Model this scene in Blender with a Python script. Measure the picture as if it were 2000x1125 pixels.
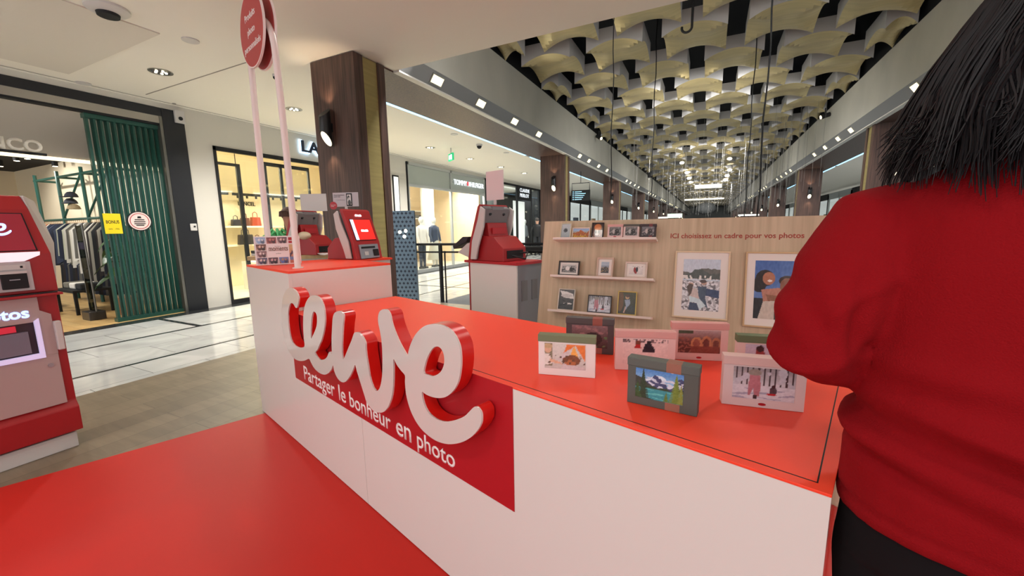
import bpy, bmesh, math, random
from mathutils import Vector, Matrix, noise
random.seed(7)
for o in list(bpy.data.objects): bpy.data.objects.remove(o)
SC = bpy.context.scene
COL = SC.collection
R = math.radians
# ------------------------------------------------------------------ camera
EYE = 1.35
FPX = 778.47
_p, _r, _y = R(8.6128), R(-0.8721), R(26.1758)
_A = Matrix(((1,0,0),(0,-math.sin(_p),-math.cos(_p)),(0,math.cos(_p),-math.sin(_p))))
_B = Matrix(((math.cos(_r),-math.sin(_r),0),(math.sin(_r),math.cos(_r),0),(0,0,1)))
_W = Matrix(((math.cos(_y),math.sin(_y),0),(-math.sin(_y),math.cos(_y),0),(0,0,1)))
CM = _B @ _A @ _W
cam = bpy.data.cameras.new('camera'); cam.sensor_width = 36; cam.lens = FPX/2000*36
cam.clip_start = 0.02; cam.clip_end = 300
camo = bpy.data.objects.new('camera', cam); COL.objects.link(camo); SC.camera = camo
m3 = Matrix((CM[0], -CM[1], -CM[2])).transposed()
camo.matrix_world = Matrix.Translation((0,0,EYE)) @ m3.to_4x4()
# ------------------------------------------------------------------ world and exposure
w = bpy.data.worlds.new('world'); SC.world = w; w.use_nodes = True
w.node_tree.nodes['Background'].inputs[0].default_value = (0.97,0.985,1.0,1)
w.node_tree.nodes['Background'].inputs[1].default_value = 1.35
SC.view_settings.view_transform = 'Standard'; SC.view_settings.look = 'None'
SC.view_settings.gamma = 1; SC.view_settings.use_curve_mapping = False
SC.view_settings.exposure = 0.0
def area(name, loc, size, power, color=(1,.95,.88), sy=None, rot=(0,0,0)):
    l = bpy.data.lights.new(name,'AREA'); l.energy = power; l.color = color
    l.shape = 'RECTANGLE'; l.size = size; l.size_y = sy or size
    o = bpy.data.objects.new(name,l); COL.objects.link(o); o.location = loc; o.rotation_euler = rot
    return o
def spot(name, loc, target, power, angle=90, blend=.6, color=(1,.96,.90), radius=.05):
    l = bpy.data.lights.new(name,'SPOT'); l.energy = power; l.color = color
    l.spot_size = R(angle); l.spot_blend = blend; l.shadow_soft_size = radius
    o = bpy.data.objects.new(name,l); COL.objects.link(o); o.location = loc
    d = Vector(target)-Vector(loc); o.rotation_euler = d.to_track_quat('-Z','Y').to_euler()
    return o
CZ = 3.41                    # height of the mall ceiling
# ceiling downlights over the stand and the aisle (their rims are built below)
DOWN = [(-6.47,2.97),(-6.48,4.84),(-6.5,6.75),(-6.52,8.64),(-6.54,10.59),(-6.51,12.52),(-6.47,14.38),(-6.5,16.4),(-6.5,18.4)]
for x,y in DOWN[:5]: spot('aisle_downlight_lamp',(x,y,CZ-.05),(x,y,0),240,145,.8,radius=.09)
for x,y in DOWN[5:]: spot('aisle_downlight_lamp',(x,y,CZ-.05),(x,y,0),200,145,.8,radius=.09)
STAND = [(-5.0,1.2),(-2.2,2.7),(-.9,3.3),(.9,3.0),(-3.4,-.6),(-1.0,-.9),(1.4,-.8)]
for x,y in STAND: spot('stand_downlight_lamp',(x,y,CZ-.05),(x,y,0),74,135,.8,radius=.1)
# added fill lights for the gallery: one hidden behind the bulkhead, others without fittings
area('hidden_gallery_fill',(-.4,4.5,4.0),5.6,900,(1,.99,.97),.6,(R(80),0,R(180)))
for i,y in enumerate((9.5,17,25,33,42,52,64)):
    spot('gallery_fill_lamp',(-2.0,y,4.2),(-.2,y+3,0),800,150,.9,(1,.99,.97),.08)
    spot('gallery_fill_lamp',(1.2,y,4.2),(-.6,y+3,0),800,150,.9,(1,.99,.97),.08)
    spot('petal_fill_lamp',(-.4,y+1,3.0),(-.4,y+3,6),60,160,.9,(1,.93,.8),.05)  # added uplight without a fitting, brightens the gold modules
# fill lights added to brighten the shops, hidden behind each header
area('menswear_fill_light',(-8.75,1.6,3.15),.5,260,(1,.96,.9),3.6,(0,R(-25),0))
area('boutique_fill_light',(-8.75,5.6,3.15),.5,420,(1,.88,.66),2.6,(0,R(-25),0))
area('fashion_fill_light',(-8.75,11.8,3.15),.5,420,(1,.92,.8),4.4,(0,R(-25),0))
area('far_shop_fill_light',(-8.75,19,3.15),.5,180,(.92,.97,1),6,(0,R(-25),0))
area('right_aisle_light',(5.6,14,3.35),.6,220,(.95,.98,1),16)
# ------------------------------------------------------------------ helpers
def lin(c):
    return tuple((v/255/12.92 if v/255 <= .04045 else ((v/255+.055)/1.055)**2.4) for v in c)
_mats = {}
def mat(name, c, rough=.5, metal=0, emit=0, bump=None, coat=0, vary=None, alpha=None, spec=.5, trans=0, ecol=None):
    if name in _mats: return _mats[name]
    m = bpy.data.materials.new(name); m.use_nodes = True; nt = m.node_tree; b = nt.nodes['Principled BSDF']
    col = (*lin(c),1)
    b.inputs['Base Color'].default_value = col; b.inputs['Roughness'].default_value = rough
    b.inputs['Metallic'].default_value = metal; b.inputs['Coat Weight'].default_value = coat
    b.inputs['Specular IOR Level'].default_value = spec
    if trans: b.inputs['Transmission Weight'].default_value = trans
    if emit:
        b.inputs['Emission Color'].default_value = (*lin(ecol or c),1); b.inputs['Emission Strength'].default_value = emit
    tc = nt.nodes.new('ShaderNodeTexCoord')
    if vary:                       # (scale xyz, amount)
        mp = nt.nodes.new('ShaderNodeMapping'); mp.inputs['Scale'].default_value = vary[0]
        nt.links.new(tc.outputs['Object'], mp.inputs[0])
        n = nt.nodes.new('ShaderNodeTexNoise'); n.inputs['Scale'].default_value = 1; n.inputs['Detail'].default_value = 5
        nt.links.new(mp.outputs[0], n.inputs['Vector'])
        r = nt.nodes.new('ShaderNodeValToRGB'); a = vary[1]
        lc = lin(c); r.color_ramp.elements[0].position = .3; r.color_ramp.elements[1].position = .7
        r.color_ramp.elements[0].color = (*[v*(1-a) for v in lc],1); r.color_ramp.elements[1].color = (*[min(1,v*(1+a)) for v in lc],1)
        nt.links.new(n.outputs['Fac'], r.inputs[0]); nt.links.new(r.outputs[0], b.inputs['Base Color'])
    if bump:                       # (scale, strength)
        n = nt.nodes.new('ShaderNodeTexNoise'); n.inputs['Scale'].default_value = bump[0]; n.inputs['Detail'].default_value = 4
        nt.links.new(tc.outputs['Object'], n.inputs['Vector'])
        bp = nt.nodes.new('ShaderNodeBump'); bp.inputs['Strength'].default_value = bump[1]; bp.inputs['Distance'].default_value = .01
        nt.links.new(n.outputs['Fac'], bp.inputs['Height']); nt.links.new(bp.outputs[0], b.inputs['Normal'])
    _mats[name] = m; return m
def glass(name, tint=(250,253,252), fac=.07):
    m = bpy.data.materials.new(name); m.use_nodes = True; nt = m.node_tree; nt.nodes.clear()
    o = nt.nodes.new('ShaderNodeOutputMaterial'); t = nt.nodes.new('ShaderNodeBsdfTransparent'); g = nt.nodes.new('ShaderNodeBsdfGlossy')
    x = nt.nodes.new('ShaderNodeMixShader'); t.inputs[0].default_value = (*lin(tint),1); g.inputs['Roughness'].default_value = .03
    x.inputs[0].default_value = fac; nt.links.new(t.outputs[0],x.inputs[1]); nt.links.new(g.outputs[0],x.inputs[2]); nt.links.new(x.outputs[0],o.inputs[0])
    return m
GLASS = glass('shop_glass'); ACRYL = glass('clear_acrylic',(245,245,245),.12)
def tag(o, label=None, cat=None, group=None, kind=None):
    if label: o['label'] = label
    if cat: o['category'] = cat
    if group: o['group'] = group
    if kind: o['kind'] = kind
    return o
def thing(name, loc, rz=0, label=None, cat=None, group=None):
    o = bpy.data.objects.new(name, None); COL.objects.link(o); o.empty_display_size = .1
    o.location = loc; o.rotation_euler = (0,0,rz); return tag(o,label,cat,group)
def kids(o): return [c for c in bpy.data.objects if c.parent == o]
def copy_tree(o, loc=None, rz=None, label=None, group=None, parent=None):
    c = o.copy(); COL.objects.link(c); c.parent = parent
    if parent is not None: c.matrix_parent_inverse = o.matrix_parent_inverse.copy()
    if loc is not None: c.location = loc
    if rz is not None: c.rotation_euler = (0,0,rz)
    if label: c['label'] = label
    if group: c['group'] = group
    for ch in kids(o): copy_tree(ch, parent=c)
    return c
class MB:
    def __init__(s): s.v = []; s.f = []; s.m = []
    def add(s, vs, fs, mi=0, M=None):
        b = len(s.v); s.v += [tuple(M @ Vector(v)) if M is not None else tuple(v) for v in vs]
        s.f += [tuple(b+i for i in f) for f in fs]; s.m += [mi]*len(fs); return s
    def box(s, a, b, mi=0, M=None):
        x0,y0,z0 = [min(p,q) for p,q in zip(a,b)]; x1,y1,z1 = [max(p,q) for p,q in zip(a,b)]
        return s.add([(x0,y0,z0),(x1,y0,z0),(x1,y1,z0),(x0,y1,z0),(x0,y0,z1),(x1,y0,z1),(x1,y1,z1),(x0,y1,z1)],
            [(0,3,2,1),(4,5,6,7),(0,1,5,4),(1,2,6,5),(2,3,7,6),(3,0,4,7)],mi,M)
    def prism(s, pts, h0, h1, axis='z', mi=0, M=None):    # polygon extruded along an axis
        def P(a,b,h): return {'z':(a,b,h),'y':(a,h,b),'x':(h,a,b)}[axis]
        n = len(pts); vs = [P(a,b,h0) for a,b in pts]+[P(a,b,h1) for a,b in pts]
        fs = [tuple(range(n-1,-1,-1)),tuple(range(n,2*n))]+[(i,(i+1)%n,n+(i+1)%n,n+i) for i in range(n)]
        return s.add(vs,fs,mi,M)
    def rings(s, rs, mi=0, caps=True, M=None, closed=False):
        n = len(rs[0]); vs = [p for r in rs for p in r]; fs = []; k = len(rs)
        for j in range(k if closed else k-1):
            a = j*n; c = ((j+1)%k)*n
            for i in range(n): fs.append((a+i,a+(i+1)%n,c+(i+1)%n,c+i))
        if caps and not closed: fs += [tuple(range(n-1,-1,-1)),tuple(range((k-1)*n,k*n))]
        return s.add(vs,fs,mi,M)
    def tube(s, path, r, n=10, mi=0, M=None, caps=True, closed=False):
        P = [Vector(p) for p in path]; rs = []; up = None; k = len(P)
        for i,p in enumerate(P):
            if closed: t = (P[(i+1)%k]-P[i-1]).normalized()
            else: t = (P[min(i+1,k-1)]-P[max(i-1,0)]).normalized()
            if up is None:
                up = Vector((0,0,1)) if abs(t.z) < .9 else Vector((1,0,0))
            up = (up - t*up.dot(t)); up = up.normalized() if up.length > 1e-6 else t.orthogonal().normalized()
            sd = t.cross(up); rr = r[i] if isinstance(r,(list,tuple)) else r
            rs.append([tuple(p+(up*math.cos(2*math.pi*j/n)+sd*math.sin(2*math.pi*j/n))*rr) for j in range(n)])
        return s.rings(rs,mi,caps,M,closed)
    def cyl(s, c, r, z0, z1, n=24, mi=0, M=None, r2=None):
        r2 = r if r2 is None else r2
        return s.rings([[(c[0]+r*math.cos(2*math.pi*i/n),c[1]+r*math.sin(2*math.pi*i/n),z0) for i in range(n)],
                        [(c[0]+r2*math.cos(2*math.pi*i/n),c[1]+r2*math.sin(2*math.pi*i/n),z1) for i in range(n)]],mi,True,M)
    def lathe(s, prof, n=24, mi=0, M=None):
        return s.rings([[(r*math.cos(2*math.pi*i/n),r*math.sin(2*math.pi*i/n),z) for i in range(n)] for r,z in prof],mi,True,M)
    def ell(s, c, rx, ry, rz, mi=0, n=16, k=10, M=None):
        rs = []
        for j in range(k+1):
            a = math.pi*(j+.02)/(k+.04)-math.pi/2
            rs.append([(c[0]+rx*math.cos(a)*math.cos(2*math.pi*i/n),c[1]+ry*math.cos(a)*math.sin(2*math.pi*i/n),c[2]+rz*math.sin(a)) for i in range(n)])
        return s.rings(rs,mi,True,M)
    def build(s, name, mats, parent=None, smooth=False, bevel=0, loc=None, M=None, seg=2, ang=40):
        me = bpy.data.meshes.new(name); me.from_pydata(s.v,[],s.f); 
        ms = mats if isinstance(mats,(list,tuple)) else [mats]
        for m in ms: me.materials.append(m)
        me.polygons.foreach_set('material_index',s.m)
        bm = bmesh.new(); bm.from_mesh(me); bmesh.ops.recalc_face_normals(bm,faces=bm.faces)
        if bevel: 
            es = [e for e in bm.edges if len(e.link_faces)==2 and e.calc_face_angle(0) > .6]
            bmesh.ops.bevel(bm,geom=es,offset=bevel,segments=seg,profile=.5,affect='EDGES',clamp_overlap=True)
        bm.to_mesh(me); bm.free()
        if smooth:
            me.polygons.foreach_set('use_smooth',[True]*len(me.polygons))
            me.set_sharp_from_angle(angle=R(ang))
        me.update()
        o = bpy.data.objects.new(name,me); COL.objects.link(o)
        if parent is not None: o.parent = parent
        if loc is not None: o.location = loc
        if M is not None: o.matrix_local = M
        return o
def struct(name, mb, m, **k):
    o = mb.build(name,m,**k); o['kind'] = 'structure'; return o
def frame_mat(o, ex, ey, ez):
    ex,ey,ez = Vector(ex),Vector(ey),Vector(ez)
    return Matrix(((ex.x,ey.x,ez.x,o[0]),(ex.y,ey.y,ez.y,o[1]),(ex.z,ey.z,ez.z,o[2]),(0,0,0,1)))
UP = Matrix(((1,0,0,0),(0,0,-1,0),(0,1,0,0),(0,0,0,1)))       # text standing up, facing -y
def text(name, s, width, m, parent=None, M=None, depth=.002, height=None, align='LEFT', bold=0, space=1, lines=1.0, res=3):
    c = bpy.data.curves.new(name,'FONT'); c.body = s; c.size = 1; c.extrude = 0; c.align_x = align
    c.offset = bold; c.space_character = space; c.space_line = lines; c.resolution_u = res
    o = bpy.data.objects.new(name,c); COL.objects.link(o)
    bpy.context.view_layer.update()
    dg = bpy.context.evaluated_depsgraph_get(); me = bpy.data.meshes.new_from_object(o.evaluated_get(dg))
    bpy.data.objects.remove(o); bpy.data.curves.remove(c)
    xs = [v.co.x for v in me.vertices]; ys = [v.co.y for v in me.vertices]
    x0,x1,y0,y1 = min(xs),max(xs),min(ys),max(ys)
    sx = width/(x1-x0) if width > 0 else -width; sy = sx if height is None else height/(y1-y0)
    ox = x0 if align == 'LEFT' else (x0+x1)/2
    vs = [((v.co.x-ox)*sx,(v.co.y if height is None else v.co.y-y0)*sy) for v in me.vertices]
    bm = bmesh.new(); bm.from_mesh(me)
    for v,(a,b) in zip(bm.verts,vs): v.co = (a,b,0)
    r = bmesh.ops.extrude_face_region(bm,geom=bm.faces[:])
    for v in [g for g in r['geom'] if isinstance(g,bmesh.types.BMVert)]: v.co.z += depth
    bmesh.ops.recalc_face_normals(bm,faces=bm.faces); bm.to_mesh(me); bm.free()
    me.name = name; me.materials.clear(); me.materials.append(m)
    o = bpy.data.objects.new(name,me); COL.objects.link(o)
    if parent is not None: o.parent = parent
    if M is not None: o.matrix_local = M
    return o
def T(x,y,z): return Matrix.Translation((x,y,z))
# pictures: small procedural paintings baked into a fine mesh
def photo_mat():
    m = bpy.data.materials.new('photo_print'); m.use_nodes = True; nt = m.node_tree; b = nt.nodes['Principled BSDF']
    a = nt.nodes.new('ShaderNodeVertexColor'); a.layer_name = 'Col'
    nt.links.new(a.outputs[0],b.inputs['Base Color']); b.inputs['Roughness'].default_value = .4; b.inputs['Coat Weight'].default_value = .3
    return m
PHOTO = photo_mat()
def inpoly(x,y,P):
    c = False; j = len(P)-1
    for i in range(len(P)):
        if (P[i][1] > y) != (P[j][1] > y) and x < (P[j][0]-P[i][0])*(y-P[i][1])/(P[j][1]-P[i][1])+P[i][0]: c = not c
        j = i
    return c
def paint(shapes, u, v):
    c = (128,128,128)
    for s in shapes:
        k = s[0]; inside = False
        if k == 'grad': t = min(1,max(0,(v-s[3])/(s[4]-s[3]))) if len(s) > 3 else v; c = tuple(a+(b-a)*t for a,b in zip(s[1],s[2])); continue
        if k == 'nz':     # blotches inside a band: ('nz', colour, scale x, scale y, threshold, v0, v1)
            if s[5] <= v <= s[6] and noise.noise((u*s[2],v*s[3],3.1)) > s[4]: c = s[1]
            continue
        if k == 'hill':   # below a noisy ridge: ('hill', colour, base, amp, freq, floor)
            if s[5] <= v < s[2]+s[3]*noise.fractal((u*s[4],s[2]*7,1.3),1,2,4): c = s[1]
            continue
        if k == 'ell': inside = ((u-s[2])/s[4])**2+((v-s[3])/s[5])**2 < 1
        elif k == 'box': inside = s[2] <= u <= s[4] and s[3] <= v <= s[5]
        elif k == 'poly': inside = inpoly(u,v,s[2])
        elif k == 'tree': inside = s[3] < v < s[3]+s[5] and abs(u-s[2]) < s[4]*(1-(v-s[3])/s[5])*(.55+.6*abs(math.sin(v*55)))
        if inside: c = s[1]
    n = noise.noise((u*23,v*19,7.7))*14
    return tuple(min(255,max(0,a+n)) for a in c)
def picture(name, w, h, shapes, parent, M=None, nx=44, ny=None, mono=False, dim=1):
    ny = ny or max(8,int(nx*h/w)); vs=[]; cs=[]
    for j in range(ny+1):
        for i in range(nx+1):
            u,v = i/nx,j/ny; vs.append((u*w,0,v*h)); c = paint(shapes,u,v)
            if mono: g = .35*c[0]+.5*c[1]+.15*c[2]; c = (g,g*.97,g*.95)
            cs.append((*lin([q*dim for q in c]),1))
    fs = [(j*(nx+1)+i,j*(nx+1)+i+1,(j+1)*(nx+1)+i+1,(j+1)*(nx+1)+i) for j in range(ny) for i in range(nx)]
    me = bpy.data.meshes.new(name); me.from_pydata(vs,[],fs); me.materials.append(PHOTO)
    a = me.color_attributes.new('Col','FLOAT_COLOR','POINT')
    for i,c in enumerate(cs): a.data[i].color = c
    o = bpy.data.objects.new(name,me); COL.objects.link(o); o.parent = parent
    if M is not None: o.matrix_local = M
    return o
# common materials
WHITE = mat('white_laminate',(222,220,214),.32,coat=.1)
REDTOP = mat('red_laminate',(246,70,42),.4)
REDPANEL = mat('dark_red_vinyl',(176,26,36),.35)
REDGLOSS = mat('red_lacquer',(200,22,20),.28,coat=.3)
REDSHELL = mat('red_moulded_plastic',(158,26,30),.4)
LETW = mat('white_acrylic_letter',(214,208,202),.1,coat=.5)
WTUBE = mat('white_powder_coat',(238,226,220),.35)
BLACK = mat('black_metal',(22,24,30),.45)
BLACKM = mat('matt_black',(14,15,18),.7)
GREYP = mat('grey_plastic',(120,118,120),.5)
LGREY = mat('pale_grey_plastic',(200,196,192),.45)
SILVER = mat('silver_panel',(165,165,170),.3,.6)
PLASTER = mat('white_plaster',(226,220,210),.85,bump=(6,.02))
CEIL = mat('ceiling_paint',(236,230,218),.9)
WWHITE = mat('white_print_ink',(245,240,236),.5)
GREEN = mat('green_metal_slat',(36,82,72),.35,.2)
BRASS = mat('brushed_brass',(154,140,90),.45,.35,vary=((2,2,30),.12))
GLOW = mat('lamp_glow',(255,240,205),.5,emit=9)
GLOWW = mat('white_sign_glow',(235,245,255),.5,emit=4)
def walnut():
    m = bpy.data.materials.new('walnut_veneer'); m.use_nodes = True; nt = m.node_tree; b = nt.nodes['Principled BSDF']
    tc = nt.nodes.new('ShaderNodeTexCoord'); mp = nt.nodes.new('ShaderNodeMapping'); mp.inputs['Scale'].default_value = (22,22,.9)
    n = nt.nodes.new('ShaderNodeTexNoise'); n.inputs['Scale'].default_value = 1.6; n.inputs['Detail'].default_value = 7; n.inputs['Distortion'].default_value = .6
    r = nt.nodes.new('ShaderNodeValToRGB'); r.color_ramp.elements[0].position = .32; r.color_ramp.elements[1].position = .72
    r.color_ramp.elements[0].color = (*lin((48,32,28)),1); r.color_ramp.elements[1].color = (*lin((96,70,60)),1)
    nt.links.new(tc.outputs['Object'],mp.inputs[0]); nt.links.new(mp.outputs[0],n.inputs['Vector']); nt.links.new(n.outputs['Fac'],r.inputs[0]); nt.links.new(r.outputs[0],b.inputs['Base Color'])
    b.inputs['Roughness'].default_value = .45; return m
WALNUT = walnut()
def oak():
    m = bpy.data.materials.new('oak_veneer'); m.use_nodes = True; nt = m.node_tree; b = nt.nodes['Principled BSDF']
    tc = nt.nodes.new('ShaderNodeTexCoord'); mp = nt.nodes.new('ShaderNodeMapping'); mp.inputs['Scale'].default_value = (26,6,1.2)
    n = nt.nodes.new('ShaderNodeTexNoise'); n.inputs['Scale'].default_value = 1.6; n.inputs['Detail'].default_value = 8
    r = nt.nodes.new('ShaderNodeValToRGB'); r.color_ramp.elements[0].position = .3; r.color_ramp.elements[1].position = .7
    r.color_ramp.elements[0].color = (*lin((184,160,130)),1); r.color_ramp.elements[1].color = (*lin((210,186,156)),1)
    nt.links.new(tc.outputs['Object'],mp.inputs[0]); nt.links.new(mp.outputs[0],n.inputs['Vector']); nt.links.new(n.outputs['Fac'],r.inputs[0]); nt.links.new(r.outputs[0],b.inputs['Base Color'])
    b.inputs['Roughness'].default_value = .5; return m
OAK = oak()
def tiled(name, c1, c2, mortar, sx, sy, rough, rot=0, off=0, mort=.004, veins=None):
    m = bpy.data.materials.new(name); m.use_nodes = True; nt = m.node_tree; b = nt.nodes['Principled BSDF']
    tc = nt.nodes.new('ShaderNodeTexCoord'); mp = nt.nodes.new('ShaderNodeMapping'); mp.inputs['Rotation'].default_value = (0,0,rot)
    br = nt.nodes.new('ShaderNodeTexBrick'); br.inputs['Scale'].default_value = 1; br.offset = off
    br.inputs['Brick Width'].default_value = sx; br.inputs['Row Height'].default_value = sy; br.inputs['Mortar Size'].default_value = mort
    br.inputs['Color1'].default_value = (*lin(c1),1); br.inputs['Color2'].default_value = (*lin(c2),1); br.inputs['Mortar'].default_value = (*lin(mortar),1)
    nt.links.new(tc.outputs['Object'],mp.inputs[0]); nt.links.new(mp.outputs[0],br.inputs['Vector'])
    n = nt.nodes.new('ShaderNodeTexNoise'); n.inputs['Detail'].default_value = 8
    mp2 = nt.nodes.new('ShaderNodeMapping'); mp2.inputs['Rotation'].default_value = (0,0,rot); mp2.inputs['Scale'].default_value = veins[0]
    nt.links.new(tc.outputs['Object'],mp2.inputs[0]); nt.links.new(mp2.outputs[0],n.inputs['Vector']); n.inputs['Scale'].default_value = 1
    n.inputs['Distortion'].default_value = 1.0
    r = nt.nodes.new('ShaderNodeValToRGB'); r.color_ramp.elements[0].position = .35; r.color_ramp.elements[1].position = .65
    a = veins[1]; r.color_ramp.elements[0].color = (1-a,1-a,1-a,1); r.color_ramp.elements[1].color = (1,1,1,1)
    nt.links.new(n.outputs['Fac'],r.inputs[0])
    mx = nt.nodes.new('ShaderNodeMix'); mx.data_type = 'RGBA'; mx.blend_type = 'MULTIPLY'; mx.inputs[0].default_value = 1
    nt.links.new(br.outputs['Color'],mx.inputs[6]); nt.links.new(r.outputs[0],mx.inputs[7]); nt.links.new(mx.outputs[2],b.inputs['Base Color'])
    b.inputs['Roughness'].default_value = rough; return m
MARBLE = tiled('marble_tiles',(214,214,210),(204,206,204),(120,122,120),.9,.6,.12,R(90),.5,.003,((1.6,1.6,1),.25))
WOODF = tiled('grey_oak_planks',(136,120,98),(122,108,88),(92,80,66),1.4,.19,.42,R(90),.37,.002,((2,14,1),.22))
GREYF = tiled('grey_carpet',(104,108,114),(98,102,108),(95,98,104),2,2,.8,0,0,.001,((8,8,8),.12))
SHOPF = tiled('honey_oak_planks',(222,186,126),(208,168,108),(150,116,70),1.4,.12,.35,0,.4,.002,((20,3,1),.2))
REDF = mat('red_floor_vinyl',(190,34,24),.5,vary=((1.5,1.5,1.5),.04),spec=.25)
CREAM = mat('cream_wall_paint',(240,226,196),.8)
# ------------------------------------------------------------------ pixel ray -> point on a real plane (measuring aid)
CMI = CM.transposed()
def WP(px, py, ax, val):
    d = CMI @ Vector((px-1000, py-562.5, FPX)); c = Vector((0,0,EYE)); t = (val-c[ax])/d[ax]; return c+d*t
ORD='first second third fourth fifth sixth seventh eighth ninth tenth eleventh twelfth thirteenth fourteenth fifteenth sixteenth seventeenth eighteenth nineteenth twentieth'.split()
TENS={2:'twenty',3:'thirty',4:'forty',5:'fifty'}
def ordn(n):
    if n <= 20: return ORD[n-1]
    return (TENS[n//10]+'-'+ORD[n%10-1]) if n%10 else {3:'thirtieth',4:'fortieth',5:'fiftieth'}[n//10]
def mirx(x): return -.8-x
# ------------------------------------------------------------------ floors
struct('floor', MB().box((-18,-3,-.08),(9,90,0)), MARBLE)
struct('floor_planks', MB().box((-4.69,-3,0),(4.6,5.9,.003)), WOODF)
struct('floor_carpet', MB().box((-4.42,5.9,0),(4.6,90,.003)), GREYF)
DARKT = mat('dark_stone',(44,46,48),.2)
for x0,x1,y0,y1 in ((-7.99,-7.72,-3,90),(-6.62,-6.56,-3,90),(-7.72,-6.62,3.05,3.12),(-7.72,-6.62,7.6,7.67),(-6.56,-4.69,7.6,7.67),(-5.35,-5.3,-3,90)):
    struct('floor_inlay', MB().box((x0,y0,0),(x1,y1,.002)), DARKT)
U = Vector((.96217,-.27245,0)); N = Vector((.27245,.96217,0)); BL = Vector((-2.831,1.679,0)); CRZ = math.atan2(U.y,U.x)
rp = [(-3.357-.451*2.2,.541-1.167*2.2),(-2.80,1.98),(-2.80+.3,2.55),(3.6,2.55),(3.6,-2.0)]
struct('floor_red_platform', MB().prism(rp,.003,.008), REDF)
# ------------------------------------------------------------------ ceilings
struct('ceiling', MB().box((-18,-3,CZ),(9,4.37,CZ+.12)), CEIL)
struct('ceiling_aisle_left', MB().box((-8.4,4.37,CZ),(-4.9,90,CZ+.12)), CEIL)
struct('ceiling_aisle_right', MB().box((mirx(-4.9),4.37,CZ),(9,90,CZ+.12)), CEIL)
SEAM = mat('ceiling_seam',(150,144,134),.9)
sm = MB()
sm.box((-7.7,3.3,CZ-.004),(-5.4,3.315,CZ+.01)); sm.box((-7.9,-3,CZ-.004),(-7.885,90,CZ+.01))
sm.box((-5.4,3.3,CZ-.004),(-4.9,3.315,CZ+.01))
struct('ceiling_seams', sm, SEAM)
struct('ceiling_panel', MB().box((-7.55,-2,CZ-.012),(-5.25,2.45,CZ+.01)), mat('ceiling_panel_paint',(214,206,194),.92,bump=(60,.05)))
struct('ceiling_void', MB().box((-3.9,4.37,6.0),(3.1,90,6.1)), BLACKM)
vw = MB(); vw.box((-3.75,4.37,4.47),(-3.68,90,6.0)); vw.box((2.88,4.37,4.47),(2.95,90,6.0)); vw.box((-3.9,4.3,CZ+.12),(3.1,4.37,6.0))
struct('wall_void', vw, BLACKM)
struct('wall_end', MB().box((-18,90,0),(9,90.2,6.1)), mat('far_wall',(120,122,120),.8))
CONC = mat('concrete_paint',(176,174,164),.7,vary=((.6,1.4,.9),.08))
LEDGE = mat('ledge_paint',(214,212,204),.5)
for sgn,side in ((0,'left'),(1,'right')):
    f = (lambda x:x) if not sgn else mirx
    fw = MB(); fw.prism([(f(-3.62),3.58),(f(-3.62),4.47),(f(-3.78),4.47),(f(-3.78),3.40)],4.37,90,'y')
    struct('wall_upper_'+side, fw, CONC)
    fb = MB(); fb.prism([(f(-3.74),3.405),(f(-3.615),3.578),(f(-3.66),3.6),(f(-3.78),3.42)],4.37,90,'y')
    struct('trim_bevel_'+side, fb, mat('groove_grey',(142,142,140),.35,.3))
    struct('trim_ledge_'+side, MB().box((f(-3.84),4.37,3.385),(f(-3.74),90,3.42)), LEDGE)
    struct('trim_beam_'+side, MB().box((f(-4.80),3.9,3.39),(f(-3.84),90,4.4)), WALNUT)
# ------------------------------------------------------------------ columns
CY = [3.67,11.25,19.05,26.9,34.7,42.5,50.3,58.1,65.9,73.7]
SC_M = mat('black_sconce_metal',(20,20,22),.35)
WGLOW = mat('warm_lamp_glow',(255,238,200),.5,emit=2.5)
def column(x, y, side, label):
    t = thing('column',(x,y,0),0,label,'column','walnut columns on the %s of the gallery'%side)
    s = 1 if side == 'left' else -1
    MB().box((-.365,0,0),(.365,.14,CZ-.01)).build('wood_cladding',WALNUT,t)
    MB().box((-.345,.14,0),(.345,.38,CZ-.01)).build('brass_strip',BRASS,t)
    MB().box((-.365,.38,0),(.365,.5,CZ-.01)).build('wood_cladding',WALNUT,t)
    return t
def sconce(x, y, z, label, lamp, grp):
    t = thing('wall_sconce',(x,y,z),0,label,'wall lamp',grp)
    k = 20; b = []
    def oval(zc, tilt, r=.066): return [(r*math.cos(2*math.pi*i/k),-.085+r*math.sin(2*math.pi*i/k),zc+tilt*math.sin(2*math.pi*i/k)) for i in range(k)]
    MB().rings([oval(-.14,-.085),oval(.16,.06)]).build('shade',SC_M,t,smooth=True)
    MB().rings([oval(-.145,-.075,.056),oval(-.139,-.075,.056)]).build('lens',WGLOW,t)
    MB().box((-.03,-.02,-.05),(.03,0,.05)).build('bracket',SC_M,t)
    if lamp:
        spot('sconce_up_lamp',(x,y-.085,z+.22),(x,y-.03,z+1.2),7,100,.8,(1,.75,.5),.02)
        spot('sconce_down_lamp',(x,y-.085,z-.25),(x,y-.02,z-1.4),7,90,.8,(1,.8,.55),.02)
names = ['nearest','second','third','fourth','fifth','sixth','seventh','eighth','ninth','tenth']
for i,y in enumerate(CY):
    column(-4.175,y,'left','tall walnut column with brass strip, %s on the left side of the gallery'%names[i])
    sconce(-4.26 if i==0 else -4.1,y-.001,2.6,'black cylinder wall lamp on the %s walnut column on the left'%names[i],i<3,'wall lamps on the left columns')
for i,y in enumerate(CY[1:]):
    column(3.375,y,'right','tall walnut column with brass strip, %s visible on the right side of the gallery'%names[i])
    sconce(3.375,y-.001,2.5,'black cylinder wall lamp on the %s visible walnut column on the right'%names[i],i in (1,),'wall lamps on the right columns')
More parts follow.
